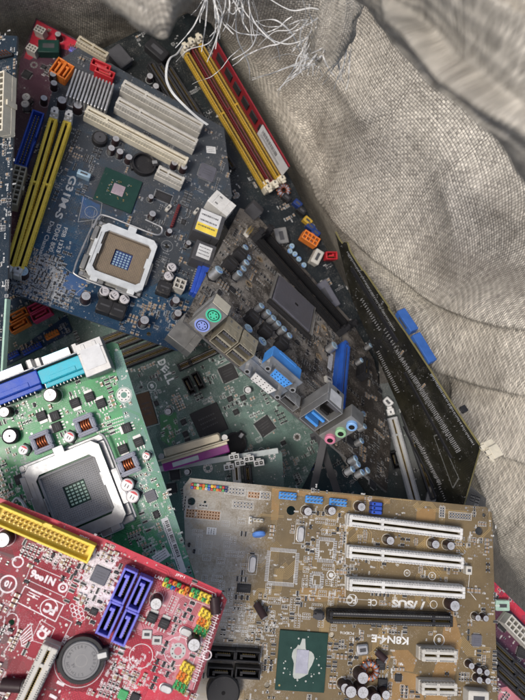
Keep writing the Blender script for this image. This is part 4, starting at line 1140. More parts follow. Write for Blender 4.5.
# ================================================================ dusty brown board with ports (middle)
def port_board():
    B=Board('dust-caked brown circuit board tilted up to show its row of keyboard and sound ports',
        [(184,320,.42),(385,490,.4855),(229,230,.5397)],((184,320),(385,490)),
        [(184,321),(186,316),(240,208),(256,214),(352,322),(374,360),(391,440),(387,492)],(.026,.022,.019),(.085,.072,.06),spec=.18,dustw=.12,dust=.50,rough=.6,seed=15,
        holes=[(259.7,259,2.4),(248.8,284,2.4),(319,357,2.4),(324,328,2.4)],dustcol=(.44,.395,.335),dustscale=44,tdust=.3,silk=(.5,.48,.45),grad=((385,425),(320,350),.10))
    def edge(px,py): return B.P(px,py)
    fy=None
    def port(name,me,px,py,depth,occ):
        q=B.P(px,py); return B.at(name,me,q.x,q.y+depth/2-1.0,0,.1,occ=occ)
    port('keyboard_and_mouse_port',ps2(14.5,13,26),196.5,329.5,13,(16,16))
    port('usb_port',usb_stack(2,14.5,18,15.8),217,346.5,18,(16,20)); port('usb_port',usb_stack(2,14.5,18,15.8),233,360,18,(16,20))
    v=port('digital_video_port',dsub(38,'white','white',14,13),258,383,14,(38,16))
    v2=port('video_port',dsub(31,'skyblue','skyblue',20,13),262,386,14,(33,22)); v2.location=v.location+Vector((.0045,.002,.0142))
    port('hdmi_port',metal_box(15,12,7,'tin'),286,405,12,(16,14))
    port('network_and_usb_port',lan_usb(17,22,29),307,424,22,(19,24)); port('audio_port',audio_stack(13.5,14,33),325,440,14,(15,16))
    # socket and its surroundings
    q=B.P(292,305); s=B.at('processor_socket',pga_socket(46,42,'chipgrey'),q.x,q.y,0,occ=(50,50))
    for px,py in ((262,305.5),(269,312),(274,317.5),(279,323),(284.5,328.5),(290,335)): B.cap(px,py,6,8,polycap,mark='bluemark',top='paleblue')
    for px,py in ((255.5,315),(269,328),(285,341)): B.put('square_choke',choke(10.5,10.5,8),px,py,0,8)
    for px,py,d,h in ((249,328,8,10),(263,341,8,10),(219.5,269.5,8,11),(335,345,8,10),(247,262,6.3,8),(249,257,6.3,8),(244,268,6.3,8),(240,273,6.3,8),(246,247,6.3,8)): B.cap(px,py,d,h,polycap,mark='bluemark',top='paleblue')
    for px,py in ((233.5,261),(243,252)): B.put('square_choke',choke(11,11,9),px,py,0,9)
    for px,py in ((259.7,259),(248.8,284),(319,357),(324,328)): B.put('mounting_hole',mount_ring(2.4,4.0,'tan'),px,py,0,z=0,occ=(10,10))
    global CURDUST
    CURDUST=.0
    for k in range(2):
        slot_on(B,'memory_slot',(262+k*9,236-k*3),(343+k*7,327-k*5),6,7,'jet',9,.45,lat='black')
    x,y,L,a=B.span((347.5,345),(343,402),11); o=B.at('graphics_slot',slot(89,8.4,11,'blue',.18,'navy'),x,y-3,90,occ=(92,10)); B.sub(o,'latch',latch('blue',6,10),47,0,0,0)
    x,y,L,a=B.span((362,352),(366,385),6); B.at('short_expansion_slot',slot(26,8,10,'black',.45),x,y,90,occ=(26,9))
    x,y,L,a=B.span((333,344),(327,380)); B.at('white_sticker',sticker(24,5,0),x,y,90,occ=(24,6))
    B.text('GAMING',336,366,(-4,22),5,bold=.04); B.put('white_jumper',plain_box(8,6,3,'ivory'),327,381,20)
    for px,py in ((364,413.5),(365,426),(362,440.5),(358.7,464),(362.7,472),(353,469),(368,470),(356,458),(362,360),(367,368),(371,345)): B.cap(px,py,5.4,8,polycap,mark='bluemark',top='paleblue')
    B.put('white_pin_header',header(4,2,'ivory','gold',8),246,234,90); B.put('black_connector',plain_box(14,10,12,'darkgrey',.6),250,214,0)
    B.put('controller_chip',chip_qfp(9,9,1.2,'chip'),350,442,0); B.put('controller_chip',chip_qfp(7,7,1.2,'chip'),372,485,0); B.put('driver_chip',soic(6,5,1.4,5),232,290,0)
    B.text('DUAL CORE READY',364,476,(13,11),2.6); B.text('AUDIO',352,452,(8,8),2.2)
    B.traces(70,lanes=(3,9),seglen=(6,26)); B.scatter(70,[(262,250),(300,255),(345,320),(340,350),(310,340),(270,300)],big=.03); B.scatter(130,[(200,300),(240,220),(260,250),(235,330)],big=.04); B.scatter(90,[(295,330),(345,330),(340,400),(270,360)],big=.05); B.scatter(130,[(340,340),(400,400),(388,488),(340,440)],big=.06); B.scatter(120,big=.03)
    B.vias(380); B.finish(); return B

# ================================================================ dull green board underneath
def under_board():
    B=Board('dull grey green circuit board with large white lettering, lying beneath the others',
        [(110,350,.545),(330,470,.555),(110,520,.535)],((189,414),(213,403)),
        [(-40,420),(-30,330),(60,290),(215,290),(258,330),(322,448),(296,500),(284,570),(120,570),(60,500)],(.045,.095,.078),(.13,.22,.18),dust=.5,rough=.45,seed=16,silk=(.74,.78,.76),dustcol=(.30,.35,.33),dustscale=40,
        holes=[(297,437,2.2)],pours=[([(160,415),(176,412),(179,432),(170,446),(161,440)],'greendell')])
    for k in range(4): slot_on(B,'memory_slot',(18+k*9,383+k*7-9),(160+k*8,318+k*8),7,9,'black',7,.45)
    slot_on(B,'expansion_slot',(178,368),(218,349.5),7,9,'black',8,.3,pins='dullmetal')
    for px,py in ((189,385.6),(198,381)): B.put('drive_socket',sata('black',17,7,8),px,py,-88,7,occ=(18,8))
    B.put('chipset',chip_qfp(27,27,2,'chip',False),209,421.5,0); B.put('controller_chip',chip_qfp(15,15,1.5,'chip'),228,373,0); B.put('controller_chip',chip_qfp(15,15,1.5,'chip'),264.7,426,10)
    B.put('flash_chip',chip_qfp(12,30,1.4,'brown',False),147,409,-8,outline=True)
    for px,py in ((183.5,422),(185.5,434),(188,441),(236,412),(243,398),(230,399)): B.put('driver_chip',soic(5,5,1.4,4),px,py,0)
    B.cap(168,411.6,6.3,8); B.cap(248,390,6.3,8); B.cap(262,452,5,6)
    B.put('battery_holder',holder(10.5,5),235,444,30,4)
    q=B.P(297,437); B.at('mounting_hole',mount_ring(2.2,3.6),q.x,q.y,0,0,occ=(9,9))
    B.text('D',162,362.5,(2.4,5.2),7.2,bold=.04); B.text('E',165.2,368.8,(4.2,3.6),6.6,bold=.04); B.text('L',168.2,375.6,(2.0,4.4),7.2,bold=.04); B.text('L',170.8,381.2,(2.0,4.4),7.2,bold=.04); B.circle(152,386,4,.4); B.text('e',152,386,(2,4),3)
    B.traces(60,lanes=(4,12),seglen=(5,24)); B.scatter(280,[(130,370),(230,330),(330,470),(280,500),(170,450),(140,420)],big=.05); B.scatter(100,big=.02)
    B.footprints(20,[(150,390),(220,360),(280,440),(200,450)]); B.vias(500); B.finish(); return B

# ================================================================ dark board with red and yellow memory slots (top)
def memory_board():
    B=Board('black circuit board with yellow and dark red memory slots, leaning against the sack',
        [(205,10,.60),(345,290,.62),(185,130,.588)],((188,48),(272,188)),
        [(203,8),(345,285),(378,345),(380,385),(300,335),(215,210),(120,110),(100,50),(140,30)],(.004,.007,.008),(.008,.015,.017),dust=.15,rough=.4,seed=17,dustcol=(.12,.12,.12))
    for k,(dx,dy) in enumerate(((0,0),(6.2,-4.5),(13.5,-9))):
        slot_on(B,'memory_slot',(186.5+dx,52+dy),(266+dx,187+dy),5.4,9,('mustard','maroon','mustard')[k],8,.45,lat='cream',groove=2.0)
    # plug connectors further down
    x,y,L,a=B.span((299,231),(322,246),9); B.at('orange_power_socket',molex(4,2,'orange',4.2,11),x,y,a,occ=(18,10)); B.put('red_drive_socket',sata('red',12,8,9),331,256,60,6)
    B.put('white_plug',plain_box(15,9,10,'ivory',.6),317,257,-60,8)
    B.put('grey_regulator',plain_box(16,13,10,'dullmetal',.6),281,236,-20,8)
    for px,py in ((286,240),(292,246),(295,254),(299,259),(304,265),(290,251)): B.cap(px,py,5.6,8,polycap,mark='bluemark',top='paleblue')
    for px,py,k in ((285,199,'black'),(300,212,'black'),(306,222,'mustard'),(309,228,'navy'),(296,205,'navy'),(314,234,'navy')): B.put('small_connector',plain_box(9,6,7,k,.4),px,py,20)
    B.put('copper_choke',toroid(4.6,2.2),284,190,0,4); B.put('cream_connector',plain_box(12,8,8,'cream',.5),268,186,0,6)
    B.put('grey_module',plain_box(20,15,9,'darkgrey',.8),120,56,10,8); B.put('black_connector',plain_box(22,12,10,'black',.8),157,50,20,8)
    for k in range(3): slot_on(B,'black_memory_slot',(150+k*9,62+k*2),(214+k*10,165+k*2),6.8,9,'black',8,.45)
    for px,py in ((150,76),(156,86),(160,95)): B.cap(px,py,6.3,8)
    B.put('dark_plate',plain_box(30,18,6,'chipgrey',.6),326,296,0,5)
    B.traces(26,lanes=(3,8)); B.scatter(150,big=.05); B.vias(90); B.finish()
    # memory module standing in the outermost slot
    R0=bpy.data.objects.new('memory_module',None); COL.objects.link(R0); R0['label']='red memory module with a white paper label, standing upright in the memory slots'; R0['category']='memory module'
    x,y,L,a=B.span((207,46),(288,184),9)
    R0.matrix_world=B.mtx@Matrix.Translation((x*.001,y*.001,.006))@Matrix.Rotation(math.radians(a),4,'Z')
    b=MB(); b.box(-67,67,-.65,.65,0,27,'ramred'); 
    for i in range(60): b.box(-62+i*2.07,-61+i*2.07,-.7,.7,-2,2.5,'gold')
    link('module_board',b.mesh('module_board'),R0)
    for i in range(8):
        c=MB(); c.box(-5.4,5.4,-1.9,-.65,0,11,'chip',.2); o=link('memory_chip',c.mesh('memory_chip') if i==0 else MC,R0,Matrix.Translation(((-55+i*15.5)*.001,0,.010)))
        if i==0: MC=o.data
    c=MB(); c.box(-24,24,-2.15,-2.0,5,27,'label'); 
    rr=random.Random(4); q=-20
    while q<6: w=rr.choice([.5,.9]); c.box(q,q+w,-2.19,-2.14,15,22,'darkgrey'); q+=w+rr.choice([.5,.8])
    for j in range(2): c.box(-20,14,-2.19,-2.14,10+j*2.2,10.8+j*2.2,'darkgrey')
    link('paper_label',c.mesh('paper_label'),R0,Matrix.Translation((.044,0,0)))
    return B

# ================================================================ board seen from behind on the right, and its neighbours
def upright_board():
    B=Board('dark olive circuit board standing on edge against the sack wall, solder side showing',
        [(345,245,.50),(478,448,.43),(400,470,.56)],((345,245),(478,448)),
        [(335,232),(339,240),(342,244),(344.5,242),(347,243),(349,250),(351,254),(362,271),(363,270.5),(388,307),(388,309),(405,333),(431,372.5),(432,374.5),(455,410),(480,447),(463,507),(445,516),(398,405),(352,300)],(.010,.0095,.006),(.026,.024,.014),dust=.16,rough=.42,seed=18,silk=(.13,.13,.12),dustcol=(.05,.047,.04))
    # solder pins
    me=passive(1.5,.5,1.1,'tin','tin')
    pins=MB(); rr=random.Random(8)
    def row(p1,p2,n,rows,pitch):
        a=B.P(*p1); b=B.P(*p2); d=(b-a); nn=Vector((-d.y,d.x)).normalized()
        for j in range(rows):
            for i in range(n):
                c=a+d*(i/(n-1))+nn*pitch*j; t=.4
                pins.cyl(c.x+rr.uniform(-.2,.2),c.y+rr.uniform(-.2,.2),.1,rr.uniform(1.2,2.2),.45,'tin',6,r2=.2)
    row((413,378),(458,452),48,3,2.4); row((397,352),(413,378),16,2,2.4); row((412,432),(440,484),36,2,2.6); row((378,352),(398,392),22,2,2.6); row((362,300),(380,330),14,2,2.5)
    rr=random.Random(5)
    for i in range(110):
        x=rr.uniform(min(p[0] for p in B.poly),max(p[0] for p in B.poly)); y=rr.uniform(min(p[1] for p in B.poly),max(p[1] for p in B.poly))
        if B.visible(x,y) and B.inside((x,y)): pins.cyl(x,y,.1,1.1,.36,'dullmetal',6,r2=.2)
    for p1,p2,w in (((405,372),(452,458),3.2),((352,268),(398,342),5.0),((404,426),(434,486),3.0)):
        a=B.P(*p1); b=B.P(*p2); d=(b-a); T=Matrix.Translation((a.x,a.y,0))@Matrix.Rotation(math.atan2(d.y,d.x),4,'Z')
        rib=MB(); rib.box(0,d.length,-w/2,w/2,.1,1.0,'black',.2,mtx=T); link('solder_rib',rib.mesh('solder_rib'),B.root)
    row((348,252),(395,330),60,1,2.4); row((432,374),(474,444),50,1,2.4); row((385,330),(430,405),26,2,2.6); row((424,448),(446,500),24,1,2.4)
    o=link('solder_pins',pins.mesh('solder_pins'),B.root); o['kind']='stuff'
    B.poly_line([(434,436),(439,434),(459,478),(453,488)],1.2)
    B.edge.node_tree.nodes['Mix'].inputs[6].default_value=(.15,.13,.05,1)
    B.traces(90,lanes=(3,10)); B.scatter(14,big=.02); B.vias(60)
    # connectors on the far side, peeking past the edge
    for p1,p2 in (((394,313),(408,334)),((409,337),(426,365))):
        x,y,L,a=B.span(p1,p2); B.at('blue_socket',plain_box(round(L),7,7,'dullblue',.5),x,y-1,a,-9,occ=(1,1))
    for p in ((482,447),(487,452),(490,457)):
        q=B.P(*p); B.at('slot_latch',latch('cream',5,13),q.x,q.y,0,-9,occ=(1,1),scale=(.8,.8,.8))
    q=B.P(459,412); B.at('black_nub',plain_box(5,4,4,'black'),q.x,q.y+2,0,-5,occ=(1,1))
    B.finish(); return B
def slot_board():
    B=Board('dark circuit board with one long pale grey slot, deep beside the upright board',
        [(385,400,.585),(440,520,.56),(360,500,.575)],((391,420),(414,505)),
        [(372,385),(410,380),(470,520),(470,560),(350,560),(355,430)],(.008,.018,.016),(.014,.03,.026),dust=.2,seed=19,dustcol=(.08,.08,.08))
    o=slot_on(B,'pale_memory_slot',(392,417),(417,508),10.5,12,'midgrey',11,.2); B.sub(o,'latch',latch('white',7,15),-48,0,0,180)
    for px,py in ((388,402),): B.put('white_connector',plain_box(9,7,9,'white',.6),px,py,30,8)
    for k in range(2): slot_on(B,'black_memory_slot',(404+k*9,412),(434+k*9,500),7,9,'black',8,.3)
    B.put('grey_block',plain_box(14,9,8,'dullmetal',.6),432,495,-30,8); B.put('drive_socket',sata('black',17,8,8),395,460,0)
    B.put('green_capacitor',tiltcap(4,8,70),408,425,30)
    B.traces(20); B.scatter(90); B.vias(60); B.finish(); return B
def wedge_board():
    B=Board('pale grey metal bracket board wedged below the right end of the golden board',
        [(470,480,.50),(495,520,.50),(460,530,.52)],((470,490),(500,500)),[(462,480),(486,500),(482,540),(440,540)],(.10,.10,.095),(.14,.14,.13),dust=.3,seed=20)
    B.traces(5); B.scatter(20); B.finish()

# ================================================================ board with a purple port (centre)
def purple_board():
    B=Board('small circuit board with a purple parallel port, white plugs and a pale metal edge',
        [(161,467,.50),(278,449,.505),(165,540,.49)],((161,467),(278,449)),
        [(150,468.5),(278,449),(282,453),(285,500),(286,560),(165,560)],(.05,.10,.088),(.09,.16,.14),dust=.4,seed=21,dustcol=(.2,.22,.22))
    x,y,L,a=B.span((152,469.5),(278,450)); b=MB(); b.box(-L/2,L/2,-2.4,2.2,-6,2.5,'palegrey',.3); B.at('edge_rail',b.mesh('edge_rail'),x,y-.4,a,0,occ=(L,2))
    b=MB(); b.box(-28,28,-4,5,0,9,'purple',.6); b.box(-30,30,5,6.2,-1,13,'brass',.2); b.box(-24,24,6.2,14,1,11,'brass',1.2); b.box(-20,2,-2.6,1.0,9,9.15,'palegrey'); b.box(-28,28,2.5,5,9,10.5,'brass',.3)
    for sg in (-1,1): b.cyl(sg*27,8.5,4,9,2.6,'tin',8)
    B.put('parallel_port',b.mesh('parallel_port'),196,457,8,8,occ=(58,14))
    for px,py in ((234,457),(249,459),(229,467),(240,463),(259,463)): B.put('white_plug',molex(2,1,'white',3.6,12),px,py,0,11)
    q=B.P(208,468); B.at('mounting_hole',mount_ring(2,4),q.x,q.y,0,.1); B.cap(187,472,5,7); B.put('driver_chip',chip_qfp(8,8),172,488,0); B.put('driver_chip',chip_qfp(8,8),175,475,0)
    slot_on(B,'memory_slot',(236,465),(240,520),7,9,'ivory',8,.3); slot_on(B,'memory_slot',(247,465),(252,520),7,9,'black',8,.3)
    q=B.P(272,456); B.at('mounting_hole',mount_ring(1.6,3),q.x,q.y,0,.1)
    B.traces(16); B.scatter(80); B.vias(50); B.finish()
def teal_board():
    B=Board('dark teal circuit board deep in the gap behind the golden board, with a cream clip',
        [(270,490,.565),(330,450,.57),(300,540,.56)],((272,485),(313,461)),[(250,490),(330,440),(370,500),(360,560),(250,560)],(.008,.028,.036),(.015,.05,.06),dust=.15,seed=22,dustcol=(.1,.12,.13))
    B.put('cream_clip',plain_box(10,4,6,'cream',1),290,478,30,5); B.put('ribbon_socket',shroud('navy',40,9,8,14),302,470,0,6)
    B.put('mounting_hole',mount_ring(2.2,5,'dullmetal'),332,474,0,z=0,occ=(10,10))
    B.traces(20); B.scatter(80); B.vias(50); B.finish()
def port_plates():
    for i,(p1,p2,d1,d2,lab) in enumerate((((320,458),(311,500),.50,.50,'left one of two grey steel slot covers in the gap behind the golden board'),((325,455),(340,500),.515,.495,'right one of two grey steel slot covers in the gap behind the golden board'))):
        a=V(*p1,d1); b=V(*p2,d2); x=(b-a); L=x.length*1000; x.normalize(); n=Vector((0,0,1)); y=n.cross(x).normalized(); n=x.cross(y)
        m=Matrix((x,y,n)).transposed().to_4x4(); m.translation=a
        B_=MB(); B_.box(-20,L+25,-3,3,0,.8,'darkgrey',.2); B_.box(-22,-19,-7,4,-8,.8,'darkgrey',.2)
        for s in range(4): B_.box(8+s*9,13+s*9,-2,2,.8,.84,'darkgrey')
        o=link('slot_cover',B_.mesh('slot_cover'),None,m); o['label']=lab; o['category']='slot cover'; o['group']='steel slot covers in the gap'
def edge_red_board():
    B=Board('red edged circuit board with a white power socket, jutting out beyond the golden board',
        [(495,583,.49),(540,625,.49),(500,690,.475)],((495,583),(530,617)),[(470,558),(560,646),(580,780),(450,780)],(.075,.02,.045),(.11,.035,.065),dust=.4,seed=23,dustcol=(.24,.2,.22),
        pours=[([(480,568),(560,647),(560,660),(478,578)],'redbright'),([(490,690),(540,680),(560,720),(490,720)],'pinkpale')])
    x,y,L,a=B.span((508,620),(535,648),9); B.at('power_socket',molex(8,2,'ivory',4.2,12),x,y,a)
    for k in range(3): slot_on(B,'memory_slot',(492+k*2,642+k*13),(545+k*2,693+k*13),7,9,'black',8,.4)
    B.put('green_connector',plain_box(12,8,6,'palegreen'),499,604,40); B.put('controller_chip',chip_qfp(8,8),503,625,0); B.put('controller_chip',chip_qfp(8,8),521,652,20)
    B.traces(12); B.scatter(60); B.vias(40); B.finish()
def corner_red_board():
    B=Board('maroon circuit board with white sockets, tucked behind the dusty blue board in the corner',
        [(40,20,.60),(78,42,.60),(20,150,.57)],((38,20),(80,42)),[(36,18),(82,42),(128,90),(60,260),(5,240),(12,140),(20,60)],(.055,.022,.035),(.085,.035,.05),dust=.35,seed=24,dustcol=(.12,.10,.11),
        pours=[([(37,20),(80,43),(76,52),(50,46),(30,60),(24,58)],'redbright')])
    for px,py in ((26,96.5),(25,103.5)): B.cap(px,py,7.5,9,polycap,top='white',mark='captop')
    B.put('white_socket',molex(3,2,'ivory',3,9),40,30,0,8); B.put('white_socket',molex(3,2,'ivory',3,9),32,48.5,0,8); B.cap(58,34,6.3,8)
    B.put('green_socket',plain_box(20,14,9,'subgreen',.6),49,47,30,7); B.put('mounting_hole',mount_ring(2,3.6,'dullmetal'),34,65,0,z=0); B.put('driver_chip',chip_qfp(8,8),27,75,0); B.put('violet_header',header(6,2,'violet','gold'),77,53,0)
    B.traces(16); B.scatter(80); B.vias(50); B.finish()
def left_board():
    B=Board('dark navy circuit board with a cream power socket, mostly out of frame at the left',
        [(20,60,.435),(3,400,.425),(-60,200,.455)],((20,40),(5,380)),[(-80,30),(17,36),(14,110),(10,215),(7,296),(1,410),(-80,420)],(.007,.016,.026),(.014,.03,.045),dust=.15,seed=25,dustcol=(.12,.14,.16))
    x,y,L,a=B.span((0,72),(-2,132),11); B.at('power_socket',molex(10,2,'cream',4.2,12),x,y,a); B.put('copper_header',header(6,1,'black','copper'),6,57,90)
    b=MB(); b.box(-30,30,-.9,.9,-2.5,1.5,'palegreen',.2); x,y,L,a=B.span((9,290),(3,392)); B.at('edge_rail',b.mesh('edge_rail'),x-.0,y-1.2,a,0,occ=(60,3))
    for k in range(7): 
        B.text(('JP%d'%k,'C1%d'%k,'R%d2'%k)[k%3],10-k*1.2,140+k*24,(-.4,6),1.5)
    B.traces(20); B.scatter(140); B.vias(60); B.finish()
def small_blue_board():
    B=Board('navy circuit board with orange and pink drive sockets under the dusty blue board',
        [(0,366,.535),(68,331,.54),(0,300,.55)],((4,364),(68,331)),[(-40,290),(58,290),(72,330),(70,333),(0,369),(-40,388)],(.012,.032,.07),(.022,.055,.10),dust=.3,seed=26,dustcol=(.15,.16,.18),holes=[(23.7,338,1.8)])
    for px,py,k in ((18,315,'orange'),(19,325,'orange'),(37.5,306,'pink'),(41,314,'pink')): B.put(k+'_drive_socket',sata(k,18,7.8,9),px,py,2,8)
    B.put('mounting_hole',mount_ring(1.8,3.6,'copper'),23.7,338,0,z=0,occ=(8,8)); B.put('orange_pin_header',header(5,2,'orange','gold',7),51,334,0,4)
    B.put('blue_pin_header',header(7,2,'royal','gold',7),31,348,0,4); B.put('blue_pin_header',header(4,2,'royal','gold',7),12,354,0,4)
    B.text('SATA1',48,323,(9,-4),2.2); B.traces(14); B.scatter(100); B.vias(50); B.finish()
# ================================================================ the woven sack
def weave_material():
    m=bpy.data.materials.new('woven_sack'); m.use_nodes=True; nt=m.node_tree; nt.nodes.clear(); L=nt.links.new
    out=nd(nt,'ShaderNodeOutputMaterial'); b=nd(nt,'ShaderNodeBsdfPrincipled'); L(b.outputs[0],out.inputs[0])
    uv=nd(nt,'ShaderNodeUVMap'); uv.uv_map='UVMap'
    geo=nd(nt,'ShaderNodeNewGeometry')
    def math_(op,a,b_=None,c=None):
        n=nd(nt,'ShaderNodeMath',operation=op)
        for i,v in enumerate((a,b_,c)):
            if v is None: continue
            if isinstance(v,(int,float)): n.inputs[i].default_value=v
            else: L(v,n.inputs[i])
        return n.outputs[0]
    def noise_(vec,scale,detail=5,rough=.6):
        n=nd(nt,'ShaderNodeTexNoise'); n.inputs['Scale'].default_value=scale; n.inputs['Detail'].default_value=detail; n.inputs['Roughness'].default_value=rough
        L(vec,n.inputs['Vector']); return n
    wob=noise_(geo.outputs['Position'],34,3); 
    wv=nd(nt,'ShaderNodeVectorMath',operation='MULTIPLY_ADD'); L(wob.outputs['Color'],wv.inputs[0]); wv.inputs[1].default_value=(.0009,.0009,0); L(uv.outputs[0],wv.inputs[2])
    sp=nd(nt,'ShaderNodeSeparateXYZ'); L(wv.outputs[0],sp.inputs[0])
    T=1/.0023
    u=math_('MULTIPLY',sp.outputs[0],T); v=math_('MULTIPLY',sp.outputs[1],T*.92)
    fu=math_('FLOOR',u); fv=math_('FLOOR',v)
    chk=math_('MODULO',math_('ABSOLUTE',math_('ADD',fu,fv)),2.)
    su=math_('ABSOLUTE',math_('SINE',math_('MULTIPLY',u,PI))); sv=math_('ABSOLUTE',math_('SINE',math_('MULTIPLY',v,PI)))
    def flat_(x):
        n=nd(nt,'ShaderNodeMapRange'); n.interpolation_type='SMOOTHSTEP'; n.inputs[1].default_value=.06; n.inputs[2].default_value=.55; L(x,n.inputs[0]); return n.outputs[0]
    hu=math_('MULTIPLY',flat_(su),math_('MULTIPLY_ADD',sv,.55,.45)); hv=math_('MULTIPLY',flat_(sv),math_('MULTIPLY_ADD',su,.55,.45))
    hm=nd(nt,'ShaderNodeMix',data_type='FLOAT'); L(chk,hm.inputs[0]); L(hu,hm.inputs[2]); L(hv,hm.inputs[3]); h=hm.outputs[0]
    def wn(val,seed):
        n=nd(nt,'ShaderNodeTexWhiteNoise',noise_dimensions='2D'); c=nd(nt,'ShaderNodeCombineXYZ'); L(val,c.inputs[0]); c.inputs[1].default_value=seed; L(c.outputs[0],n.inputs['Vector']); return n.outputs['Value']
    ru=wn(fu,3.1); rv=wn(fv,8.7)
    # tape tone
    cell=nd(nt,'ShaderNodeTexWhiteNoise',noise_dimensions='2D'); cc=nd(nt,'ShaderNodeCombineXYZ'); L(fu,cc.inputs[0]); L(fv,cc.inputs[1]); L(cc.outputs[0],cell.inputs['Vector'])
    st=nd(nt,'ShaderNodeCombineXYZ'); L(math_('MULTIPLY',u,.10),st.inputs[0]); L(math_('MULTIPLY',v,2.2),st.inputs[1]); stn=noise_(st.outputs[0],1.0,3)
    tone=math_('ADD',math_('MULTIPLY_ADD',ru,.16,.62),math_('ADD',math_('MULTIPLY_ADD',rv,.16,-.08),math_('MULTIPLY_ADD',cell.outputs['Value'],.42,math_('MULTIPLY_ADD',stn.outputs['Fac'],.7,-.38))))
    darkline=math_('GREATER_THAN',rv,.73); seg=noise_(sp.inputs[0].links[0].from_socket,5,3)
    n_seg=nd(nt,'ShaderNodeMapRange'); n_seg.inputs[1].default_value=.42; n_seg.inputs[2].default_value=.62; L(seg.outputs['Fac'],n_seg.inputs[0])
    gp=nd(nt,'ShaderNodeMapRange'); gp.inputs[1].default_value=.12; gp.inputs[2].default_value=.62; gp.inputs[3].default_value=.85; gp.inputs[4].default_value=.10; L(sv,gp.inputs[0])
    gq=nd(nt,'ShaderNodeMapRange'); gq.inputs[1].default_value=.12; gq.inputs[2].default_value=.62; gq.inputs[3].default_value=.8; gq.inputs[4].default_value=.08; L(su,gq.inputs[0])
    dl=math_('MULTIPLY',math_('MULTIPLY',darkline,n_seg.outputs[0]),gp.outputs[0])
    darkv=math_('MULTIPLY',math_('GREATER_THAN',ru,.975),gq.outputs[0])
    edge=nd(nt,'ShaderNodeMapRange'); edge.inputs[1].default_value=.08; edge.inputs[2].default_value=.5; edge.inputs[3].default_value=.42; edge.inputs[4].default_value=1; L(h,edge.inputs[0])
    tot=math_('MULTIPLY',math_('MULTIPLY',math_('ADD',tone,math_('MULTIPLY_ADD',chk,.22,-.11)),edge.outputs[0]),math_('SUBTRACT',1.,math_('MAXIMUM',dl,darkv)))
    base=nd(nt,'ShaderNodeMix',data_type='RGBA',blend_type='MULTIPLY'); base.inputs[0].default_value=1; base.inputs[6].default_value=(.63,.58,.49,1); L(tot,base.inputs[7])
    dirt=noise_(geo.outputs['Position'],11,9,.68); dm=nd(nt,'ShaderNodeMapRange'); dm.inputs[1].default_value=.43; dm.inputs[2].default_value=.66; dm.inputs[4].default_value=.72; L(dirt.outputs['Fac'],dm.inputs[0])
    mx=nd(nt,'ShaderNodeMix',data_type='RGBA'); L(dm.outputs[0],mx.inputs[0]); L(base.outputs[2],mx.inputs[6]); mx.inputs[7].default_value=(.17,.15,.12,1)
    spt=noise_(geo.outputs['Position'],95,4,.6); sm=nd(nt,'ShaderNodeMapRange'); sm.inputs[1].default_value=.69; sm.inputs[2].default_value=.76; sm.inputs[4].default_value=.65; L(spt.outputs['Fac'],sm.inputs[0])
    mx2=nd(nt,'ShaderNodeMix',data_type='RGBA'); L(sm.outputs[0],mx2.inputs[0]); L(mx.outputs[2],mx2.inputs[6]); mx2.inputs[7].default_value=(.07,.06,.05,1)
    L(mx2.outputs[2],b.inputs['Base Color']); b.inputs['Roughness'].default_value=.55; b.inputs['Specular IOR Level'].default_value=.35
    cr=noise_(geo.outputs['Position'],45,6,.6)
    hh=math_('ADD',h,math_('MULTIPLY',cr.outputs['Fac'],2.2))
    bp=nd(nt,'ShaderNodeBump'); bp.inputs['Strength'].default_value=.75; bp.inputs['Distance'].default_value=.0011; L(hh,bp.inputs['Height']); L(bp.outputs[0],b.inputs['Normal'])
    return m

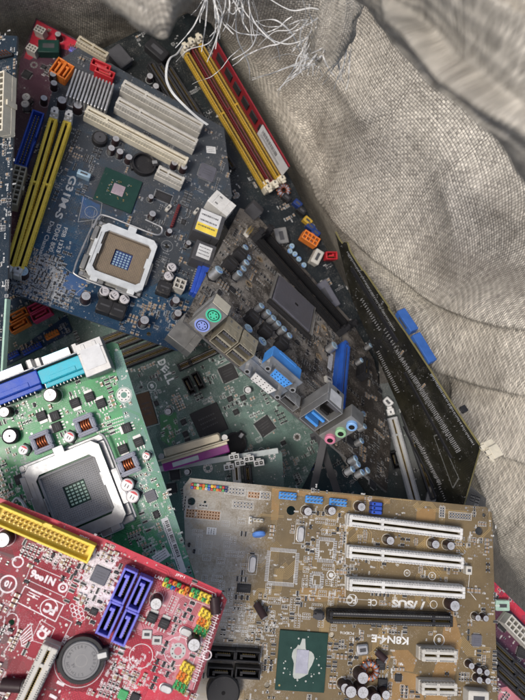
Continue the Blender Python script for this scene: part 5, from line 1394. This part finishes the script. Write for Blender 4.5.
def cr1(P,t):
    n=len(P)-1; i=min(int(t*n),n-1); f=t*n-i
    p0=P[max(i-1,0)];p1=P[i];p2=P[i+1];p3=P[min(i+2,n)]
    return .5*((2*p1)+(-p0+p2)*f+(2*p0-5*p1+4*p2-p3)*f*f+(-p0+3*p1-3*p2+p3)*f**3)
def pixel_of(w):
    d=CAMZ-w.z; return CX+w.x/d*FPX, CY-w.y/d*FPX
def cloth(name,ctrl,nu,nv,folds=(),parent=None,amp=.004,nscale=14,skew=0.,thick=.0006,mat=None,uvo=(0,0),closed=False,rot=0,uvs=1.):
    """sheet through a net of 3-D control points, with crumples and crease folds"""
    grid=[]
    cols=[[cr1(c,j/(nv-1)) for j in range(nv)] for c in ctrl]
    for i in range(nu):
        grid.append([cr1([c[j] for c in cols],i/(nu-1)) for j in range(nv)])
    nor=[[None]*nv for _ in range(nu)]
    for i in range(nu):
        for j in range(nv):
            a=grid[min(i+1,nu-1)][j]-grid[max(i-1,0)][j]; b=grid[i][min(j+1,nv-1)]-grid[i][max(j-1,0)]
            nor[i][j]=a.cross(b).normalized()
    cam=Vector((0,0,CAMZ)); verts=[]
    for i in range(nu):
        for j in range(nv):
            p=grid[i][j]; n=nor[i][j]
            if n.dot(cam-p)<0: n=-n
            q=p*nscale
            o=amp*(noise.noise(q)+.55*noise.noise(q*2.3+Vector((5,1,2)))+.28*noise.noise(q*5.1))
            px,py=pixel_of(p)
            for pts,A,wu,wd in folds:
                best=1e9; sgn=1; tt=0; tot=len(pts)-1
                for k in range(tot):
                    ax,ay=pts[k]; bx,by=pts[k+1]; dx,dy=bx-ax,by-ay; t=max(0,min(1,((px-ax)*dx+(py-ay)*dy)/(dx*dx+dy*dy)))
                    ex,ey=px-(ax+dx*t),py-(ay+dy*t); d=math.hypot(ex,ey)
                    if d<best: best=d; sgn=1 if (dx*ey-dy*ex)<0 else -1; tt=(k+t)/tot
                fade=max(0,min(1,min(tt,1-tt)*6+.15))
                # sharp on one side, long slope on the other: a fold that rolls over its neighbour
                w=wu if sgn>0 else wd
                o+=A*fade*math.exp(-(best/w)**1.4)
            verts.append(p+n*o)
    faces=[]; 
    for i in range(nu-1):
        for j in range(nv-1):
            faces.append((i*nv+j,(i+1)*nv+j,(i+1)*nv+j+1,i*nv+j+1))
    me=bpy.data.meshes.new(name); me.from_pydata([tuple(v) for v in verts],[],faces)
    # distances along the cloth give the weave its size
    mid=nv//2; U=[0]
    for i in range(1,nu): U.append(U[-1]+sum((grid[i][j]-grid[i-1][j]).length for j in (nv//4,mid,3*nv//4))/3)
    VV=[]
    for i in range(nu):
        c=[0]
        for j in range(1,nv): c.append(c[-1]+(grid[i][j]-grid[i][j-1]).length)
        VV.append(c)
    uvl=me.uv_layers.new(name='UVMap'); cr,sr=math.cos(rot),math.sin(rot)
    for poly in me.polygons:
        for li in poly.loop_indices:
            vi=me.loops[li].vertex_index; i,j=divmod(vi,nv); a,b=U[i]+uvo[0],VV[i][j]+2.5*skew*U[i]+uvo[1]
            uvl.data[li].uv=((a*cr-b*sr)*uvs+5,(a*sr+b*cr)*uvs+5)
    me.shade_smooth(); me.materials.append(mat); me.update()
    o=bpy.data.objects.new(name,me); COL.objects.link(o)
    if parent is not None: o.parent=parent
    if thick:
        sd=o.modifiers.new('thickness','SOLIDIFY'); sd.thickness=thick; sd.offset=0
    return o

def sack():
    W=weave_material()
    root=bpy.data.objects.new('sack',None); COL.objects.link(root); root['label']='worn grey woven plastic sack with frayed rim, holding the heap of circuit boards'; root['category']='sack'
    # stations round the sack: floor, pile line, middle, upper, rim (photo pixel, photo pixel, distance)
    Z=(250,360,.90)
    S=[
     [Z,(40,440,.86),(-60,450,.72),(-95,445,.62),(-130,440,.54),(-150,430,.46)],
     [Z,(40,320,.86),(-60,290,.72),(-75,265,.61),(-100,240,.52),(-130,220,.43)],
     [Z,(60,180,.86),(-30,110,.72),(-35,65,.61),(-50,15,.52),(-120,-60,.43)],
     [Z,(100,130,.84),(38,42,.68),(20,5,.59),(0,-40,.53),(-20,-140,.42)],
     [Z,(160,110,.82),(110,45,.67),(102,12,.60),(95,-24,.54),(90,-140,.42)],
     [Z,(220,120,.80),(200,45,.655),(205,20,.60),(210,-10,.53),(210,-130,.37)],
     [Z,(270,180,.79),(258,92,.645),(288,100,.62),(325,45,.55),(350,-60,.47)],
     [Z,(310,250,.78),(298,168,.64),(331,195,.607),(372,108,.54),(440,-10,.46)],
     [Z,(340,310,.78),(336,232,.63),(370,245,.592),(422,182,.53),(520,90,.45)],
     [Z,(370,370,.76),(380,308,.605),(427,293,.562),(478,245,.515),(580,190,.44)],
     [Z,(400,430,.76),(435,392,.585),(478,318,.533),(532,295,.50),(640,290,.43)],
     [Z,(430,500,.76),(480,478,.575),(532,405,.52),(572,380,.49),(680,410,.43)],
     [Z,(450,570,.76),(523,560,.565),(565,520,.52),(600,520,.47),(700,560,.44)],
     [Z,(440,640,.78),(540,680,.58),(580,690,.56),(620,700,.54),(720,760,.50)],
     [Z,(380,640,.82),(440,760,.66),(460,800,.62),(480,830,.58),(540,900,.54)],
     [Z,(250,640,.84),(240,790,.66),(240,830,.62),(240,860,.58),(240,940,.54)],
     [Z,(120,600,.86),(40,760,.68),(20,790,.63),(0,820,.58),(-60,880,.54)],
     [Z,(60,520,.86),(-60,560,.72),(-90,575,.63),(-120,590,.55),(-150,620,.46)],
     [Z,(40,440,.86),(-60,450,.72),(-95,445,.62),(-130,440,.54),(-150,430,.46)],
    ]
    ctrl=[[V(*p) for p in st] for st in S]
    folds=[([(316,190),(345,220),(380,253),(420,285),(455,308),(500,322),(540,330)],.013,44,3),
           ([(395,300),(420,340),(450,366),(490,382),(540,395)],.015,34,3),
           ([(440,385),(475,425),(510,450),(545,465)],.016,30,3),([(455,430),(485,470),(505,520),(515,570)],.012,22,3),
           ([(300,110),(318,155),(330,190)],-.006,20,8),
           ([(430,130),(470,180),(510,215),(540,225)],.006,12,30),
           ([(20,5),(70,20),(110,45)],.008,8,22)]
    cr_=random.Random(33)
    for k in range(16):
        x=cr_.uniform(310,520); y=cr_.uniform(20,520)
        if y>(x-230)*1.9 : continue
        a=cr_.choice([.55,.75,1.0,-.45,2.4])+cr_.uniform(-.25,.25); ln=cr_.uniform(50,120); pts=[(x,y)]
        for q in range(4): a+=cr_.uniform(-.35,.35); pts.append((pts[-1][0]+math.cos(a)*ln/4,pts[-1][1]+math.sin(a)*ln/4))
        folds.append((pts,cr_.choice([-1,1])*cr_.uniform(.004,.009),cr_.choice([3,14,22]),cr_.choice([3,3,12])))
    o=cloth('sack_body',ctrl,620,220,folds,root,.0030,11,.10,.0007,W)
    # rim turned over towards the camera, upper right
    F=[[(300,-60,.34),(330,-28,.33),(352,-8,.325),(372,2,.335),(395,-40,.36)],
       [(380,-60,.28),(385,-10,.275),(392,20,.28),(402,36,.30),(430,10,.34)],
       [(440,-70,.25),(436,0,.24),(430,45,.245),(428,68,.27),(460,60,.33)],
       [(500,-60,.23),(480,20,.22),(470,70,.225),(465,96,.25),(500,100,.32)],
       [(570,-40,.22),(530,50,.21),(508,105,.215),(498,134,.24),(530,150,.31)],
       [(640,0,.22),(580,90,.21),(542,145,.215),(525,182,.24),(560,210,.31)],
       [(700,60,.22),(640,150,.21),(590,200,.215),(570,240,.24),(600,270,.31)]]
    cloth('rim_flap',[[V(p[0],p[1],p[2]*.72) for p in st] for st in F],220,150,[([(385,0),(430,30),(480,75),(520,110),(560,150)],.008,3,16),([(430,-20),(480,15),(530,60),(580,110)],.010,3,22),([(400,22),(440,62),(480,88),(520,140)],.003,3,9),([(470,-30),(520,20),(580,60),(620,100)],.009,3,20)],root,.0016,45,.3,.0006,W,(.3,.2),uvs=1.5)
    # limp corner of cloth at the top
    G=[[(70,-60,.32),(84,-30,.31),(96,-8,.305),(112,6,.31)],
       [(110,-60,.30),(118,-20,.29),(126,8,.285),(136,24,.29)],
       [(150,-60,.30),(152,-20,.285),(156,14,.28),(163,38,.285)],
       [(180,-60,.30),(178,-25,.29),(174,2,.285),(172,22,.29)],
       [(225,-60,.32),(212,-32,.31),(200,-12,.305),(188,4,.31)]]
    cloth('corner_flap',[[V(p[0],p[1],p[2]*.7) for p in st] for st in G],90,70,[([(110,-20),(135,5),(160,30)],.002,5,12),([(160,-30),(164,0),(166,30)],.002,5,10)],root,.002,40,.2,.0008,W,(.1,.7),uvs=1.6)
    # frayed tapes hanging from the rim
    rr=random.Random(21); wm=material('frayed_tape',(.62,.61,.58),.65,0,var=.3,scale=120,spec=.4)
    def tape(pts,w=.0011,name='loose_thread'):
        P=catmull([V(*p) for p in pts],8); b=MB(); vs=[]; fs=[]
        for i,p in enumerate(P):
            t=(P[min(i+1,len(P)-1)]-P[max(i-1,0)]).normalized(); s=t.cross(Vector((math.sin(i*.23),math.cos(i*.17),1.6))).normalized(); n=t.cross(s); 
            ww=w*(1-.5*(i/len(P))**3)
            vs += [p*1000-s*ww*500+n*90*w, p*1000+s*ww*500+n*90*w, p*1000+s*ww*500-n*90*w, p*1000-s*ww*500-n*90*w]
        for i in range(len(P)-1):
            for q in range(4): fs.append((i*4+q,i*4+(q+1)%4,i*4+4+(q+1)%4,i*4+4+q))
        fs += [(3,2,1,0),tuple(range(len(vs)-4,len(vs)))]
        b.add(vs,fs,wm); return b.mesh(name)
    T=[[(212,-6,.36),(216,20,.37),(210,42,.39),(188,50,.42),(176,62,.45)],
       [(214,-6,.36),(222,14,.37),(216,40,.38),(207,62,.40)],
       [(240,-6,.36),(236,18,.38),(238,40,.40),(248,62,.42),(250,80,.44)],
       [(250,-8,.36),(258,20,.38),(252,46,.40),(232,60,.42)],
       [(252,2,.36),(262,28,.38),(276,44,.40),(280,60,.42)],
       [(255,22,.38),(275,20,.37),(292,34,.38),(300,52,.40)],
       [(252,78,.44),(270,74,.42),(292,66,.39),(316,64,.36),(332,52,.34)],
       [(252,80,.44),(280,70,.42),(300,62,.39),(322,52,.35),(340,40,.33)],
       [(254,30,.38),(272,40,.39),(288,44,.38),(304,40,.37)],
       [(258,46,.39),(274,32,.38),(290,30,.37),(300,22,.36)],
       [(222,0,.36),(232,14,.37),(240,8,.37),(250,18,.37)],
       [(300,-8,.34),(306,14,.35),(300,36,.37),(304,58,.39)],
       [(262,-6,.36),(290,10,.36),(312,8,.35),(330,14,.33)],
       [(268,60,.41),(288,54,.39),(310,58,.36),(326,46,.34)]]
    for p in T: link('loose_thread',tape(p,rr.uniform(.0006,.0011)),root)
    def strand(x0,y0,d0,ln,ang,curl,n=7):
        pts=[(x0,y0,d0)]; a=ang; st=ln/n; k=rr.choice([-1,1])
        for i in range(n):
            a+=k*curl*rr.uniform(.2,1.2)+rr.uniform(-.13,.13)
            if rr.random()<.25: k=-k
            x,y,d=pts[-1]; pts.append((x+math.cos(a)*st,y+math.sin(a)*st,d+rr.uniform(-.006,.010)))
        return pts
    H=[[(322,-14,.335),(320,6,.332),(312,30,.33),(303,52,.335)],[(336,-14,.325),(337,8,.32),(330,36,.318),(318,66,.325)],[(352,-14,.32),(354,6,.315),(350,30,.312),(338,62,.32)],[(366,-14,.325),(364,2,.32),(358,20,.32),(350,40,.325)]]
    cloth('frayed_hem',[[V(*p) for p in st] for st in H],60,60,[((320,0),(318,60)) and ([(330,-5),(325,30),(315,60)],.003,4,8),([(348,-5),(344,30),(334,60)],.003,4,8)],root,.0025,60,.2,.0006,W,(.2,.4),uvs=2.6)
    for k in range(74):        # ragged clump at the end of the fold
        q=rr.random(); x0=306+q*44+rr.uniform(-4,4); y0=50-q*10+rr.uniform(-34,14)
        link('fringe_tape',tape(strand(x0,y0,.325,rr.uniform(14,40),1.95+rr.uniform(-.4,.4),.10),rr.uniform(.0003,.0008),'fringe_tape'),root)
    for k in range(22):
        x0=206+rr.uniform(0,44); y0=-8
        link('fringe_tape',tape(strand(x0,y0,.335,rr.uniform(26,66),1.6+rr.uniform(-.4,.4),.14),rr.uniform(.0003,.0008),'fringe_tape'),root)
    for k in range(9):        # long loops that cross in front of the heap
        x0=rr.uniform(245,330); y0=rr.uniform(0,50)
        link('loose_thread',tape(strand(x0,y0,.36,rr.uniform(50,110),rr.uniform(1.5,3.6),.28,10),rr.uniform(.0004,.0009)),root)
def cable():
    P=[(182,46,.50),(176.5,54,.48),(170,58,.47),(166.5,66,.465),(166,80,.465),(172,93,.468),(184,106,.47),(196,117,.475),(207,125,.48)]
    b=MB(); P=catmull([V(*p)*1000 for p in P],8)
    b.tube(P,.55,'wire',8); b.tube([p+Vector((.9,.3,.1)) for p in P],.55,'wire',8)
    o=link('cable',b.mesh('cable',0.1)); o['label']='thin white two-strand cable curling over the black board at the top'; o['category']='cable'
# ================================================================ build, camera, light
W0=bpy.data.worlds.new('World'); scene.world=W0; W0.use_nodes=True
gold_board(); red_board(); green_board(); blue_board(); port_board(); under_board(); memory_board(); upright_board(); slot_board(); wedge_board(); purple_board(); teal_board(); edge_red_board(); corner_red_board(); left_board(); small_blue_board()
CURDUST=.2
port_plates(); cable(); sack()

cam=bpy.data.cameras.new('camera'); co=bpy.data.objects.new('camera',cam); COL.objects.link(co)
co.location=(0,0,CAMZ); co.rotation_euler=(0,0,0); cam.sensor_fit='HORIZONTAL'; cam.sensor_width=36; cam.lens=FPX/525*36; cam.clip_start=.01; cam.clip_end=200
cam.dof.use_dof=True; cam.dof.focus_distance=.42; cam.dof.aperture_fstop=16
scene.camera=co
SUN_EL,SUN_ROT=math.radians(74),math.radians(262)
nt=W0.node_tree; nt.nodes.clear()
sky=nd(nt,'ShaderNodeTexSky'); sky.sky_type='NISHITA'; sky.sun_disc=False; sky.sun_elevation=SUN_EL; sky.sun_rotation=SUN_ROT; sky.air_density=1.0; sky.dust_density=5.0; sky.ozone_density=1.0
bg=nd(nt,'ShaderNodeBackground'); bg.inputs['Strength'].default_value=.095; ow=nd(nt,'ShaderNodeOutputWorld')
nt.links.new(sky.outputs[0],bg.inputs[0]); nt.links.new(bg.outputs[0],ow.inputs[0])
sd=bpy.data.lights.new('sun','SUN'); sd.energy=1.5; sd.angle=math.radians(14); sd.color=(1,.96,.90)
so=bpy.data.objects.new('sun',sd); COL.objects.link(so)
dirv=Vector((math.sin(SUN_ROT)*math.cos(SUN_EL),math.cos(SUN_ROT)*math.cos(SUN_EL),math.sin(SUN_EL)))
so.rotation_euler=dirv.to_track_quat('Z','Y').to_euler()
vs=scene.view_settings; vs.view_transform='Standard'; vs.look='None'; vs.gamma=1; vs.exposure=.52
